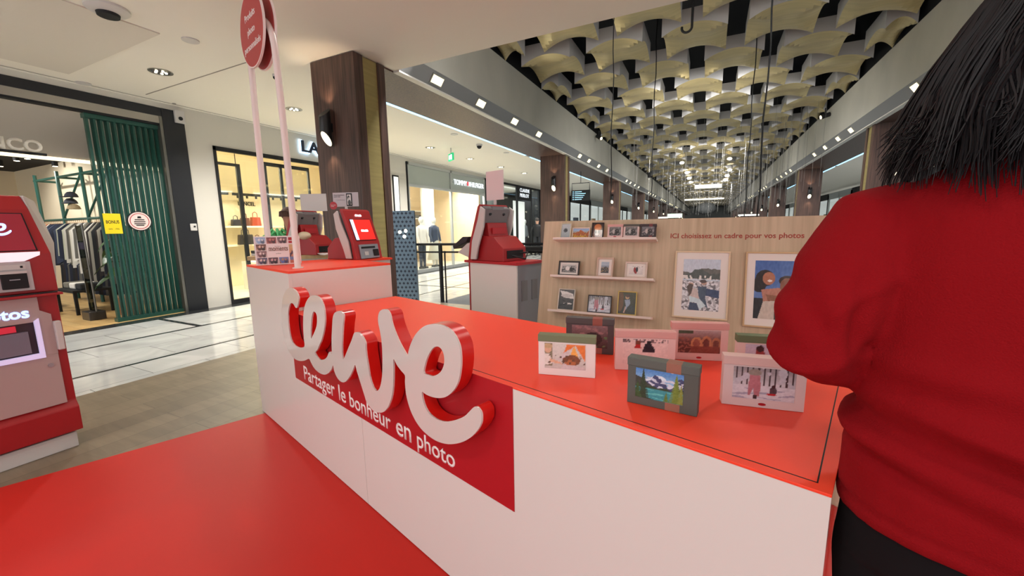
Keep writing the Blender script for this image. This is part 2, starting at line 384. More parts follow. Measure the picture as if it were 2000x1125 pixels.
# glowing cove strips along the beams
COVE = mat('blue_white_strip_glow',(150,205,240),.5,emit=2.2)
for sgn in (0,1):
    f = (lambda x:x) if not sgn else mirx
    for j,(a,b) in enumerate(((4.45,10.9),(11.3,18.7),(19.1,26.5),(26.9,34.3),(34.8,60))):
        tag(MB().box((f(-4.90),a,CZ-.012),(f(-4.80),b,CZ+.1)).build('cove_light',COVE),'long blue-white strip light along the %s beam, %s from the front'%(('left','right')[sgn],names[j]),'strip light','cove strip lights')
# recessed lights in the beam bevel
lampm = mat('beam_lamp_glow',(255,240,190),.4,emit=2.2)
rim = mat('brushed_steel',(170,168,160),.3,.8)
def beamlight(sgn, y):
    f = (lambda x:x) if not sgn else mirx
    t = thing('recessed_spotlight',(f(-3.675),y,3.49),0,'small bright rectangular spotlight under the %s gallery wall, %s from the front'%(('left','right')[sgn],ordn(YS.index(y))),'spotlight','recessed spotlights in the %s beam'%('left','right')[sgn])
    M = Matrix.Rotation(R(-54) if not sgn else R(54),4,'Y')
    s = -1
    MB().box((-.075,-.14,-.012),(.075,.14,.004),M=M).build('housing',rim,t); MB().box((-.055,-.12,-.016),(.055,.12,-.008),M=M).build('lens',lampm,t)
YS = [3.9+.0,5.1,6.35,7.7,9.0]+[c+d for c in CY[1:7] for d in (1.05,2.1,3.4,4.7)]
for y in YS[1:]:
    beamlight(0,y); beamlight(1,y)
# ------------------------------------------------------------------ gold vault ceiling
GOLD = mat('brushed_gold_sheet',(208,190,140),.36,.6,vary=((1.6,14,1.6),.1))
PW = mat('vault_side_paint',(186,184,182),.7)
def vault_mesh(hw):
    n = 12; hd=.5; mb = MB(); star = lambda a,b: .14*(max(abs(a),abs(b))**2-min(abs(a),abs(b))**2)+.10*(1-max(abs(a),abs(b)))
    g = [[(-hw+2*hw*i/n,-hd+2*hd*j/n,star(-1+2*i/n,-1+2*j/n)) for i in range(n+1)] for j in range(n+1)]
    vs = [p for r in g for p in r]; fs = [(j*(n+1)+i,j*(n+1)+i+1,(j+1)*(n+1)+i+1,(j+1)*(n+1)+i) for j in range(n) for i in range(n)]
    sd = MB(); top=.36
    for e in ([g[0][i] for i in range(n+1)],[g[n][i] for i in range(n+1)],[g[j][0] for j in range(n+1)],[g[j][n] for j in range(n+1)]):
        v = [tuple(p) for p in e]+[(p[0],p[1],top) for p in e]
        sd.add(v,[(i,i+1,n+2+i,n+1+i) for i in range(n)])
    return vs,fs,sd
def vault(hw):
    t = thing('ceiling_vault',(0,0,0)); vs,fs,sd = vault_mesh(hw)
    o = MB().add(vs,fs).build('gold_underside',GOLD,t,smooth=True,ang=9)
    sd.build('side_panels',PW,t); return t
vp = vault(.49); vh = vault(.2)
def far_vault(hw):
    vs,fs,sd = vault_mesh(hw); m = MB().add(vs,fs); m.add(sd.v,sd.f,1); return m.build('ceiling_vault',[GOLD,PW],smooth=True,ang=9)
fvp = far_vault(.49); first = {}
def place_vault(src, x, y, r_, c_):
    lab = 'gold arched ceiling module, %s from the left in row %s from the front'%(ordn(c_+1),ordn(r_+1))
    c = copy_tree(src,(x,y,4.45)); tag(c,lab,'ceiling panel','gold arched modules of the gallery ceiling')
for k in range(-2,50):
    y = 8.1+1.4*k; far = k > 12
    xs = [-2.97,-1.68,-.39,.88,2.16] if k%2 == 0 else [-2.33,-1.04,.24,1.52]
    for c_,x in enumerate(xs): place_vault(fvp if far else vp,x,y,k+2,c_)
    if k%2 and k < 12:
        for c_,x in enumerate((-3.4,2.6)): tag(copy_tree(vh,(x,y,4.45)),'half gold ceiling module against the %s wall in row %s from the front'%(('left','right')[c_],ordn(k+3)),'ceiling panel','gold arched modules of the gallery ceiling')
for o in (vp,vh,fvp):
    for c in kids(o): bpy.data.objects.remove(c)
    bpy.data.objects.remove(o)
# ------------------------------------------------------------------ things hanging in the gallery
def cable(px, y, z0, z1, label, r=.009):
    a = WP(px,400,1,y)
    pts = [(a.x+.012*math.sin(i*1.7),y,z0+(z1-z0)*i/12) for i in range(13)]
    tag(MB().tube(pts,r,6).build('hanging_cable',BLACKM,smooth=True),label,'cable','black cables hanging from the ceiling')
cable(1192,6.2,1.7,6,'thin black cable hanging down furthest left in front of the gallery',.007)
cable(1271,9,1.9,5.6,'black cable hanging above the photo board with a small connector')
cable(1455,9,1.5,5.6,'thin black cable hanging just left of the thicker one on the right')
cable(1480,5.6,1.4,6,'long black cable hanging furthest right, reaching up out of the picture')
cn = WP(1268,342,1,9); tag(MB().cyl((cn.x,9),.03,cn.z-.05,cn.z+.05,10).build('cable_connector',BLACKM),'small black connector on a hanging cable','connector')
h = WP(1352,40,1,7.0); hk = MB()
pts = [(h.x,7,6.0),(h.x,7,h.z+.05),(h.x,7,h.z-.08)]+[(h.x-.07+.07*math.cos(a),7,h.z-.08-.07*math.sin(a)) for a in [R(q) for q in range(15,200,18)]]
tag(hk.tube(pts,.018,8).build('hanging_hook',BLACKM,smooth=True),'black metal hook hanging from the dark ceiling void above the gold modules','hook')
st = MB(); rnd = random.Random(3)
for i in range(260):
    y = rnd.uniform(13,40); x = rnd.choice([rnd.uniform(-3.3,2.5),rnd.uniform(1.2,2.7)])
    st.tube([(x,y,rnd.uniform(1.9,2.6)),(x,y,5.2)],.0022+.00008*y,3,caps=False)
tag(st.build('light_strand_curtain',mat('silver_strand',(120,118,114),.6)),'curtain of thin silvery strands hanging through the gallery','strand curtain',kind='stuff')
def hang_spot(px, py, x, aim, label):
    p = WP(px,py,0,x); t = thing('track_spotlight',(p.x,p.y,p.z),0,label,'spotlight')
    M = Vector(aim).to_track_quat('Z','Y').to_matrix().to_4x4()
    MB().cyl((0,0),.06,-.11,.11,14,M=M).build('lamp_head',BLACKM,t,smooth=True); MB().cyl((0,0),.05,.108,.116,14,M=M).build('lens',WGLOW,t); MB().box((-.02,-.02,.05),(.02,.02,.2)).build('bracket',BLACKM,t)
hang_spot(1170,268,-3.45,(.6,-.3,-.4),'small black spotlight on the top edge of the left gallery wall')
hang_spot(1612,226,2.7,(-.9,-.2,-.3),'black twin spotlight on the top edge of the right gallery wall')
for i,(px,py,y) in enumerate( ((1332,318,21),(1425,310,21),(1342,337,26),(1346,348,29),(1350,355,33),(1425,332,26),(1420,343,29),(1417,351,33),(1360,371,45),(1412,363,42),(1330,378,50),(1405,377,50))):
    p = WP(px,py,1,y); t = tag(MB().ell((0,0,0),.0048*y,.0048*y,.003*y,n=12,k=6).build('pendant_lamp',GLOW,smooth=True,loc=p),'small bright lamp hanging among the far gold modules, %s of the twelve by nearness'%ordn(i+1),'pendant lamp','bright lamps far down the gallery ceiling')
p = WP(1383,364,1,30); tag(MB().box((-.8,-.1,-.12),(.8,.1,.12)).build('light_bar',mat('dim_bar_glow',(235,230,210),.5,emit=.8),loc=p),'short white light bar hanging across the far gallery','light fitting')
p = WP(1375,389,1,38); tag(MB().box((-1.5,-.05,-.06),(1.5,.05,.06)).build('light_bar',mat('dim_bar_glow',(235,230,210)),loc=p),'long thin white light bar hanging below and behind the short one','light fitting')
p = WP(1379,407,1,46); tag(MB().ell((0,0,0),.95,.5,.62).build('hanging_oval',mat('dark_woven_oval',(44,46,46),.8,bump=(9,.4)),smooth=True,loc=p),'dark oval hanging sculpture at the far end of the gallery','sculpture')
MB().tube([(0,0,.55),(0,0,6.0-p.z)],.02,6).build('suspension_cable',BLACKM,bpy.data.objects['hanging_oval'])
for px,py,wd,y,l in ((1318,421,.75,24,'small pale green lit sign far behind the wooden board'),(1295,425,.5,24,'flat white lit box left of the pale green sign'),(1462,420,1.0,26,'flat white lit box behind the wooden board on the right')):
    p = WP(px,py,1,y); g = wd == .75; t = thing('lit_sign',(p.x,p.y,0),0,l,'sign')
    MB().box((-wd/2,-.05,p.z-(.12 if g else .04)),(wd/2,.05,p.z+(.1 if g else .04))).build('panel',mat('pale_green_glow',(215,235,215),.5,emit=.8) if g else mat('white_box_glow',(240,240,235),.5,emit=.9),t)
    MB().box((-.02,-.02,0.003),(.02,.02,p.z-.04)).build('post',BLACKM,t)
# ------------------------------------------------------------------ shop fronts along the left aisle (plane x = -8)
FX = -8.0
WALLP = mat('facade_paint',(206,202,192),.85)
wl = MB()
wl.box((-8.35,3.9,0),(FX,4.30,CZ)); wl.box((-8.35,4.30,2.87),(FX,8.45,CZ)); wl.box((-8.35,8.45,0),(FX,9.4,CZ)); 
wl.box((-8.35,13.95,3.28),(FX,90,CZ)); wl.box((-8.35,9.4,3.3),(FX,13.95,CZ)); wl.box((-8.35,-3,3.33),(FX,3.9,CZ))
struct('wall_left', wl, WALLP)
# menswear shop
struct('floor_menswear', MB().box((-16,-3,0),(-8.0,3.86,.004)), SHOPF)
struct('wall_menswear_side', MB().box((-16,3.86,0),(-8.36,3.95,3.4)), CREAM)
struct('wall_menswear_back', MB().box((-16.1,-3,0),(-16,3.9,3.4)), CREAM)
struct('ceiling_menswear', MB().box((-16,-3,2.95),(-8.45,3.86,3.05)), mat('dark_shop_ceiling',(30,32,38),.9))
struct('trim_1', MB().box((-8.1,-3,3.2),(FX+.01,3.6,3.33)), BLACK)
struct('trim_2', MB().box((-8.1,-3,3.09),(FX,3.6,3.2)), mat('shutter_rail_steel',(168,164,156),.35,.7))
struct('trim_3', MB().box((-8.12,-3,3.06),(FX-.01,3.6,3.09)), BLACKM)
struct('wall_menswear_bulkhead', MB().box((-8.5,-3,2.44),(-8.42,3.86,3.2)), mat('taupe_panel',(176,168,156),.8))
struct('trim_4', MB().box((-8.5,-3,2.40),(-8.4,3.86,2.44)), mat('cream_light_line',(250,235,200),.5,emit=1.4))
t = thing('shop_entrance_post',(FX,3.75,0),0,'tall black post between the menswear shop and the white wall','post')
MB().box((-.1,-.15,0),(.02,.15,3.33)).build('post_body',BLACK,t); MB().box((-.1,-.19,0),(.01,-.15,3.2)).build('guide_rail',mat('steel_grey',(120,118,112),.35,.7),t)
t = thing('alarm_box',(FX+.02,3.83,3.24),0,'small beige box fixed at the top of the black post','alarm box')
MB().box((0,-.07,-.1),(.05,.07,.1)).build('housing',LGREY,t,bevel=.008); MB().cyl((0,0),.03,0,.012,12,M=T(.05,0,-.03)@Matrix.Rotation(R(90),4,'Y')).build('lens',BLACKM,t)
t = thing('key_switch',(FX+.02,3.83,1.44),0,'small white switch plate on the black post','switch')
MB().box((0,-.05,-.06),(.02,.05,.06)).build('plate',LGREY,t,bevel=.01); MB().cyl((0,0),.015,0,.01,10,M=T(.02,.01,.01)@Matrix.Rotation(R(90),4,'Y')).build('key',BLACKM,t)
# green slat screen
t = thing('slat_screen',(FX-.12,2.72,0),0,'tall screen of upright green metal slats at the menswear shop entrance','slat screen')
MB().box((-.06,-.02,0.004),(.06,.87,.06)).build('bottom_rail',GREEN,t); MB().box((-.06,-.02,3.0),(.06,.87,3.06)).build('top_rail',GREEN,t)
for i in range(12):
    a = R(18) if i else 0
    M = T(0,.01+i*.074,0)@Matrix.Rotation(a,4,'Z')
    MB().box((-.03,-.016,.06),(.03,.016,3.0),M=M).build('slat',GREEN,t)
TM = Matrix(((0,0,1,0),(1,0,0,0),(0,1,0,0),(0,0,0,1)))      # text on the facade, reading along +y, facing +x
t = thing('bonus_sign',(FX-.09,2.83,1.50),0,'square yellow BONUS sticker on the green slats','sign')
MB().box((0,-.1,-.15),(.006,.1,.15)).build('sheet',mat('yellow_print',(238,212,28),.5),t)
text('lettering','BONUS',.15,BLACKM,t,T(.006,-.075,.0)@TM,.001,height=.05,bold=.02); text('lettering','-50%   -70%',.13,BLACKM,t,T(.006,-.065,-.09)@TM,.001,height=.02)
t = thing('round_badge_sign',(FX-.088,3.15,1.54),0,'round white badge with dark rings and bars on the green slats','sign')
RX = Matrix.Rotation(R(90),4,'Y')
MB().cyl((0,0),.155,0,.012,36,M=RX).build('disc',BLACKM,t); MB().cyl((0,0),.14,.012,.014,36,M=RX).build('disc_face',mat('pink_white_print',(232,214,208),.5),t)
MB().rings([[(.0145+.0015*q,r*math.cos(2*math.pi*k/36),r*math.sin(2*math.pi*k/36)) for k in range(36)] for q,r in ((0,.122),(1,.122),(1,.113),(0,.113))],closed=True).build('ring',REDPANEL,t)
bs = MB()
for k,(z,wd) in enumerate(((.05,.05),(.02,.12),(-.01,.14),(-.04,.14),(-.065,.1))): bs.box((.014,-wd/2,z-.007),(.017,wd/2,z+.007))
bs.box((.014,-.02,.055),(.017,.02,.075)); bs.build('emblem_bars',BLACKM,t)
t = thing('shop_name_sign',(FX+.0,1.35,2.42),0,'pale raised shop letters ending in NCO over the menswear shop','sign')
text('letters','NCO',.46,mat('pale_letter',(214,208,196),.5),t,T(0,.40,0.0)@TM,.05,height=.15,bold=.02)
MB().box((-.04,-1.3,-.03),(.0,.9,.0)).build('letter_rail',BLACKM,t)
# green pipe clothes frame
PY = 3.45
t = thing('pipe_clothes_frame',(-12.0,PY,0),0,'green pipe frame holding clothes rails along the menswear shop wall','clothes rack')
for k,x in enumerate((-13.14,-11.97,-10.82,-9.6)):
    MB().tube([(x+12,0,.004),(x+12,0,2.62)],.03,8).build('upright',GREEN,t,smooth=True)
    MB().tube([(x+12,0,2.5),(x+12,.35,2.5)],.022,8).build('wall_arm',GREEN,t,smooth=True)
for z in (1.65,2.5,.95): MB().tube([(-1.2,0,z),(2.5,0,z)],.025,8).build('rail',GREEN,t,smooth=True)
MB().tube([(.05,0,1.7),(1.15,0,2.5)],.02,8).build('brace',GREEN,t,smooth=True); MB().tube([(1.2,0,1.7),(2.3,0,2.5)],.02,8).build('brace',GREEN,t,smooth=True)
rn = random.Random(5)
def garment(x, y, z, colr, cname, ln, label, grp, rz=0, parent=None):
    t = thing('hanging_garment',(x,y,z),rz,label,'clothes',grp)
    m = mat('cloth_'+cname,colr,.9)
    rs = []
    for j in range(9):
        s = j/8; zz = -.06-ln*s; wv = .19+.04*s if j else .05
        if j == 1: wv = .2
        rs.append([((.022+.012*math.sin(k*2.1+j*.5)+.01*s)*math.cos(2*math.pi*k/12),wv*math.sin(2*math.pi*k/12),zz+(.05 if abs(math.sin(2*math.pi*k/12))>.8 and j else 0)*-1) for k in range(12)])
    MB().rings(rs).build('cloth',m,t,smooth=True)
    MB().tube([(0,0,0),(0,.0,-.05),(0,.17,-.1)],.005,5).build('hanger',mat('hanger_wood',(196,150,104),.5),t)
    return t
cols = [((196,112,72),'rust'),((214,170,130),'tan'),((222,214,200),'ecru'),((42,48,66),'navy'),((48,56,78),'navy_blue'),((60,68,88),'slate'),((40,44,58),'ink'),((188,190,170),'sage'),((120,116,104),'khaki'),((206,202,190),'stone'),((96,94,88),'charcoal'),((226,222,212),'off_white'),((52,46,44),'dark_brown'),((150,146,132),'olive_grey'),((40,42,44),'black')]
order = [0,1,2,0,2,3,4,3,5,4,3,6,5,7,3,6,7,9,10,8,9,11,10,11,13,8,14,11,12,13,14,14,12,13,6,14,10]
for i,k in enumerate(order):
    c,nm = cols[k]; x = -13.05+i*.094
    garment(x,PY,1.63,c,nm,rn.uniform(.6,.85)+(.25 if i>22 else 0),nm.replace('_',' ')+' garment on the menswear upper rail, %s from the left'%ordn(i+1),'clothes on the upper rail of the menswear shop',rn.uniform(-.12,.12))
for i in range(20):
    c,nm = cols[[14,12,3,10,6][i%5]]
    garment(-11.9+i*.11,PY,.93,c,nm,.6,nm.replace('_',' ')+' garment on the menswear low rail, %s from the left'%ordn(i+1),'clothes on the low rail of the menswear shop',rn.uniform(-.12,.12))
# caps hanging from the brace
for k,(dx,dz,cc,cn_) in enumerate(((0,.05,(40,42,50),'black'),(-.07,-.07,(60,62,70),'charcoal'),(.02,-.18,(150,132,100),'tan'))):
    t = thing('baseball_cap',(-11.15+dx,3.36,2.02+dz),R(20+25*k),'%s baseball cap in the bunch hanging on the green pipe frame'%cn_,'cap','caps hanging on the pipe frame')
    m = mat('cap_'+cn_,cc,.85); MB().lathe([(.001,.1),(.05,.09),(.085,.05),(.1,0),(.095,-.005)],14).build('crown',m,t,smooth=True); MB().prism([(-.08,-.05),(.08,-.05),(.06,-.16),(0,-.19),(-.06,-.16)],-.012,0).build('peak',m,t)
# dark shoe shelf / payment stand, security gate, plant
t = thing('till_stand',(-10.6,2.35,0),R(0),'black stand with a small payment screen behind the photo kiosk','till stand')
t.location = (-10.2,2.1,0)
MB().box((-.3,-.25,.004),(.3,.25,.06)).build('base',BLACKM,t); MB().box((-.04,-.04,.06),(.04,.04,.95)).build('column',BLACKM,t); MB().box((-.28,-.25,.93),(.28,.25,.97)).build('shelf',BLACKM,t)
MB().box((-.02,-.2,.97),(.02,.2,1.25),M=Matrix.Rotation(R(-12),4,'Y')).build('monitor',BLACKM,t); MB().box((.021,-.16,1.09),(.024,.16,1.22),M=Matrix.Rotation(R(-12),4,'Y')).build('screen',mat('dull_violet_screen',(120,104,140),.3,emit=.3),t)
t = thing('security_gate',(-8.75,2.66,0),0,'clear anti-theft security gate panel at the menswear shop entrance','security gate')
MB().box((-.14,-.1,.004),(.14,.1,.14)).build('base',mat('gate_base',(70,66,64),.3,.5),t,bevel=.01); MB().box((-.1,-.012,.14),(.1,.012,1.48)).build('panel',glass('gate_panel',(150,160,155),.15),t)
MB().tube([(-.11,0,.14),(-.12,0,1.5),(.12,0,1.5),(.11,0,.14)],.012,8).build('frame',mat('steel_grey',(120,118,112),.35,.7),t); MB().tube([(-.11,0,.8),(.11,0,.8)],.01,6).build('crossbar',mat('steel_grey',(120,118,112)),t)
t = thing('potted_plant',(-8.75,3.1,0),0,'large leafy green plant behind the green slats','plant')
MB().lathe([(.13,.004),(.17,.3),(.15,.3),(.0,.27)],16).build('pot',mat('terracotta',(176,128,92),.8),t,smooth=True)
lm = mat('plant_leaf',(74,104,56),.4); MB().tube([(0,0,.28),(.02,.02,.9),(0,.0,1.2)],.015,6).build('stem',lm,t)
for k in range(16):
    a = k*2.4; h = .55+k*.045; L = .42-.01*k; mb = MB(); n = 7; vs=[]
    for i in range(n+1):
        s = i/n; wd = .085*math.sin(math.pi*min(1,s*1.02))**.7; zz = h+.2*s-.38*s*s
        vs += [(L*s*math.cos(a)-wd*math.sin(a),L*s*math.sin(a)+wd*math.cos(a),zz+.015),(L*s*math.cos(a),L*s*math.sin(a),zz),(L*s*math.cos(a)+wd*math.sin(a),L*s*math.sin(a)-wd*math.cos(a),zz+.015)]
    mb.add(vs,[(3*i+q,3*i+q+1,3*i+q+4,3*i+q+3) for i in range(n) for q in (0,1)]).build('leaf',lm,t,smooth=True)
def shoe_pile(): pass
for k,(x,y) in enumerate(((-11.9,2.0),(-11.2,2.6),(-9.8,2.9))):
    t = thing('low_display_table',(x,y,0),0,'low dark display table with folded clothes, %s from the left in the menswear shop'%names[k].replace('nearest','first'),'display table')
    MB().box((-.4,-.25,.38),(.4,.25,.42)).build('table_top',BLACKM,t)
    for sx in (-.37,.37):
        for sy in (-.22,.22): MB().box((sx-.02,sy-.02,.004),(sx+.02,sy+.02,.38)).build('leg',BLACKM,t)
    for q in range(3):
        c,nm = cols[(k*4+q*3)%15]
        tag(MB().box((-.11,-.14,0),(.11,.14,.1)).build('folded_garment',mat('cloth_'+nm,c,.9),bevel=.02,loc=(x-.25+q*.25,y,.42)),'folded %s garment on the %s low display table'%(nm.replace('_',' '),names[k].replace('nearest','first')),'clothes')
for k,(px,py) in enumerate(((32,310),(53,306),(107,321),(0,321))):
    p = WP(px,py,2,2.86); t = thing('ceiling_spotlight',(p.x,p.y,2.86),0,'small spotlight on the dark menswear shop ceiling, %s of four'%ordn(k+1),'spotlight','spotlights on the dark shop ceiling')
    MB().cyl((0,0),.05,-.04,.09,12).build('lamp_head',BLACKM,t); MB().cyl((0,0),.04,-.046,-.04,12).build('lens',GLOW,t)
spot('menswear_lamp',(-12.6,2.2,2.8),(-12.6,3.6,1.3),160,120); spot('menswear_lamp',(-10.2,1.8,2.8),(-10.2,3.4,1.0),160,130); spot('menswear_lamp',(-9.3,1.2,2.8),(-9,2.6,0),90,120)
# handbag boutique (LANCEL)
struct('floor_boutique', MB().box((-12,4.20,0),(-8.0,8.6,.004)), mat('boutique_floor',(214,204,184),.25))
struct('wall_boutique_back', MB().box((-10.7,3.95,0),(-10.6,8.7,3.2)), CREAM); struct('wall_boutique_side', MB().box((-10.6,8.6,0),(-8.35,8.7,3.2)), CREAM); struct('wall_boutique_left', MB().box((-10.6,3.96,0),(-8.36,4.2,3.2)), CREAM)
struct('ceiling_boutique', MB().box((-10.6,4.2,3.2),(-8.36,8.6,3.3)), CREAM)
fr = MB(); fr.box((-8.06,4.30,0),(-7.98,4.34,2.87)); fr.box((-8.06,4.30,2.80),(-7.98,8.45,2.87)); fr.box((-8.06,4.34,.0),(-7.98,8.45,.08))
struct('window_1', fr, BLACKM)
struct('window_2', MB().box((-8.03,4.34,.08),(-8.02,8.4,2.8)), GLASS)
t = thing('glass_door_frame',(-8.25,4.79,0),0,'black framed inner glass panel at the left of the boutique window','glass panel')
f2 = MB(); 
for a,b in (((0,-.4,0.004),(.04,-.37,2.64)),((0,.0,0.004),(.04,.07,2.64)),((0,-.4,2.59),(.04,.07,2.64))): f2.box(a,b)
f2.build('frame',BLACKM,t); MB().box((.015,-.37,.01),(.02,0,2.58)).build('pane',GLASS,t)
t = thing('glass_door_frame',(-8.25,5.47,0),0,'wide black framed glass doors in the middle of the boutique window','glass panel')
f2 = MB()
for a,b in (((0,-.22,0.004),(.06,-.1,2.7)),((0,.2,0.004),(.04,.25,2.75)),((0,-.22,2.68),(.04,.9,2.75)),((0,.86,0.004),(.04,.9,2.75))): f2.box(a,b)
f2.build('frame',BLACKM,t); MB().box((.015,-.1,.01),(.02,.86,2.68)).build('pane',GLASS,t)
for k,(a,b) in enumerate(((4.3,5.75),(5.85,8.5))):
    t = thing('picture_rail_track',(-10.3,0,2.22),0,'dark lighting track across the boutique, %s piece'%('left','right')[k],'lighting track')
    MB().box((-.02,a,0),(.02,b,.06)).build('track',BLACKM,t)
    for q_ in (a+.15,b-.15): MB().box((-.006,q_-.006,.06),(.006,q_+.006,.98)).build('hanging_rod',BLACKM,t)
    for q in range(int((b-a)/.22)): MB().box((-.02,a+.1+q*.22,-.06),(.02,a+.13+q*.22,0)).build('spot_head',BLACKM,t)
for k,z in enumerate((1.0,1.45)):
    tag(MB().box((-10.6,5.3,z),(-10.25,8.4,z+.04)).build('wall_shelf',mat('ivory_shelf',(244,232,204),.5,emit=.15)),'long ivory shelf for handbags on the boutique wall, the %s one'%('lower','upper')[k],'shelf')
def bag(x,y,z,c,nm,wd,h,label,strap=True):
    t = thing('handbag',(x,y,z),0,label,'handbag'); m = mat('leather_'+nm,c,.45)
    MB().prism([(-wd/2,0),(wd/2,0),(wd*.42,h),(-wd*.42,h)],-.06,.06,'x').build('body',m,t,bevel=.015)
    MB().tube([(0,-wd*.25,h-.02),(0,-wd*.22,h+h*.45),(0,0,h*1.6),(0,wd*.22,h+h*.45),(0,wd*.25,h-.02)],.009,6).build('handle',m,t)
bag(-10.42,5.92,1.49,(46,46,56),'navy',.2,.16,'small navy handbag on the upper boutique shelf, far left')
bag(-10.42,6.14,1.49,(96,60,52),'plum',.2,.2,'plum handbag in the middle of the upper boutique shelf')
bag(-10.42,6.40,1.49,(156,66,44),'rust_red',.24,.22,'rust red handbag on the upper boutique shelf, right of the plum one')
bag(-10.2,5.98,1.04,(40,36,38),'black',.36,.24,'large black tote bag on the lower boutique shelf')
bag(-10.42,6.4,1.04,(110,52,44),'burgundy',.2,.14,'small burgundy handbag on the lower boutique shelf beside the black tote')
tb = tag(MB().box((-.3,-.5,.004),(.3,.5,.66)).build('display_plinth',mat('white_brick_plinth',(214,216,218),.6),loc=(-9.6,6.15,0)),'pale block plinth on the boutique floor by the window','plinth')
bag(-9.6,6.1,.66,(176,106,60),'cognac',.26,.22,'cognac brown handbag on the pale plinth')
bag(-9.6,6.42,.66,(150,88,56),'brown',.16,.12,'small brown handbag on the pale plinth')
tag(MB().box((-.02,-.05,-.745),(.02,.05,1.0)).build('gold_mirror_frame',mat('lit_gold',(250,214,120),.4,emit=.8),loc=(-9.9,5.25,.75),),'narrow glowing gold frame at the left of the boutique','mirror').location=(-9.9,5.25,.75)
text('wall_name','LANCEL',.42,BLACKM,None,T(-10.59,6.12,2.0)@TM,.01,height=.1,bold=.01); tag(bpy.data.objects['wall_name'],'small black LANCEL letters on the cream boutique wall','sign')
t = thing('shop_fascia_sign',(FX,6.02,3.03),0,'backlit dark LANCEL letters above the boutique window','sign')
text('letters','LANCEL',1.42,mat('deep_blue_letter',(18,34,60),.4),t,T(.06,0,.0)@TM,.03,height=.24,bold=.02)
text('halo','LANCEL',1.46,mat('halo_glow',(190,225,255),.5,emit=3),t,T(.02,-.02,-.02)@TM,.02,height=.28,bold=.03)
t = thing('wall_poster_frame',(FX,8.93,0),0,'tall black framed lit panel on the white wall beyond the walnut column','poster frame')
MB().box((0,-.12,.5),(.03,.12,2.85)).build('frame',BLACKM,t); MB().box((.03,-.09,.54),(.034,.09,2.81)).build('panel',mat('soft_white_glow',(235,235,230),.5,emit=.7),t)
# fashion shop
GF = mat('silver_grey_frame',(176,180,178),.4,.3)
struct('floor_fashion', MB().box((-12,9.4,0),(-8.0,19.6,.004)), mat('fashion_floor',(206,196,176),.3))
struct('wall_fashion_back', MB().box((-11.1,9.3,0),(-11,14,3.3)), mat('warm_wall',(236,214,180),.8)); struct('wall_fashion_side', MB().box((-11,13.98,0),(-8.3,14.1,3.28)), mat('warm_wall',(236,214,180)))
struct('wall_fashion_left', MB().box((-11,9.3,0),(-8.35,9.42,3.3)), WALLP); struct('ceiling_fashion', MB().box((-11,9.42,3.2),(-8.3,13.98,3.3)), CEIL)
g = MB()
for y in (9.42,11.62,13.88): g.box((-8.05,y,0),(-7.98,y+.08,3.3))
g.box((-8.05,9.42,3.22),(-7.98,13.95,3.3)); g.box((-8.05,9.42,2.6),(-7.99,13.95,2.68)); g.box((-8.05,9.42,0),(-7.99,13.95,.1))
struct('window_3', g, GF)
struct('window_4', MB().box((-8.04,9.5,2.68),(-8.02,13.9,3.22)), mat('frosted_header',(168,176,170),.3)); struct('window_5', MB().box((-8.03,9.5,.1),(-8.02,13.9,2.6)), GLASS)
tag(MB().box((-8.02,9.41,0),(-7.97,9.45,3.3)).build('black_wall_post',BLACKM),'thin black upright post at the left edge of the fashion shop','post')
tag(MB().cyl((0,0),.24,.1,3.2,20).build('white_pillar',PLASTER,loc=(-9.3,12.0,0)),'round white pillar inside the fashion shop window','pillar')
t = thing('shop_fascia_sign',(FX,11.8,2.86),0,'white lit TOMMY HILFIGER letters with a small red flag','sign')
SG = mat('soft_sign_glow',(225,232,238),.5,emit=1.3)
text('letters','TOMMY',.82,SG,t,T(.03,0,0)@TM,.02,height=.17,bold=.0); text('letters','HILFIGER',.95,SG,t,T(.03,1.08,0)@TM,.02,height=.17,bold=.0)
MB().box((-.0,-.03,.06),(.03,2.08,.09)).build('mounting_rail',GF,t); MB().box((.03,.87,.02),(.05,.94,.15)).build('flag',mat('red_flag_glow',(230,40,50),.5,emit=1.5),t); MB().box((.03,.94,.02),(.05,1.01,.15)).build('flag',GLOWW,t)
SKIN = mat('mannequin_white',(222,220,216),.5)
def mannequin(x,y,top,bot,label,rz=0,skirt=False):
    t = thing('mannequin',(x,y,0),rz,label,'mannequin')
    MB().cyl((0,0),.16,.004,.02,20).build('base',GF,t)
    MB().ell((0,0,1.64),.08,.09,.115,n=12,k=8).build('head',SKIN,t,smooth=True); MB().tube([(0,0,1.42),(0,0,1.56)],.045,10).build('neck',SKIN,t,smooth=True)
    rs = [[(rx*math.cos(2*math.pi*k/16),ry*math.sin(2*math.pi*k/16),z) for k in range(16)] for rx,ry,z in ((.13,.16,.88),(.14,.18,.98),(.12,.16,1.12),(.14,.19,1.28),(.12,.21,1.4),(.06,.1,1.47))]
    mt = mat('mannequin_'+top[1],top[0],.85); mb_ = MB().rings(rs)
    for s in (-1,1): mb_.tube([(0,s*.19,1.4),(0.02,s*.26,1.15),(.08,s*.24,.92)],[.055,.045,.035],8)
    mb_.build('jacket',mt,t,smooth=True)
    for s in (-1,1): MB().ell((.09,s*.24,.86),.03,.03,.06,n=8,k=5).build('hand',SKIN,t,smooth=True)
    mq = mat('mannequin_'+bot[1],bot[0],.85)
    if skirt: MB().lathe([(.14,.95),(.2,.6),(.27,.3),(.26,.28)],16).build('skirt',mq,t,smooth=True); 
    for s in (-1,1): MB().tube([(0,s*.08,.95),(.0,s*.09,.5),(0,s*.09,.1)],[.085,.06,.045],10).build('leg',SKIN if skirt else mq,t,smooth=True)
    for s in (-1,1): MB().box((-.08,s*.09-.04,.02),(.14,s*.09+.04,.1)).build('shoe',BLACKM,t,bevel=.02)
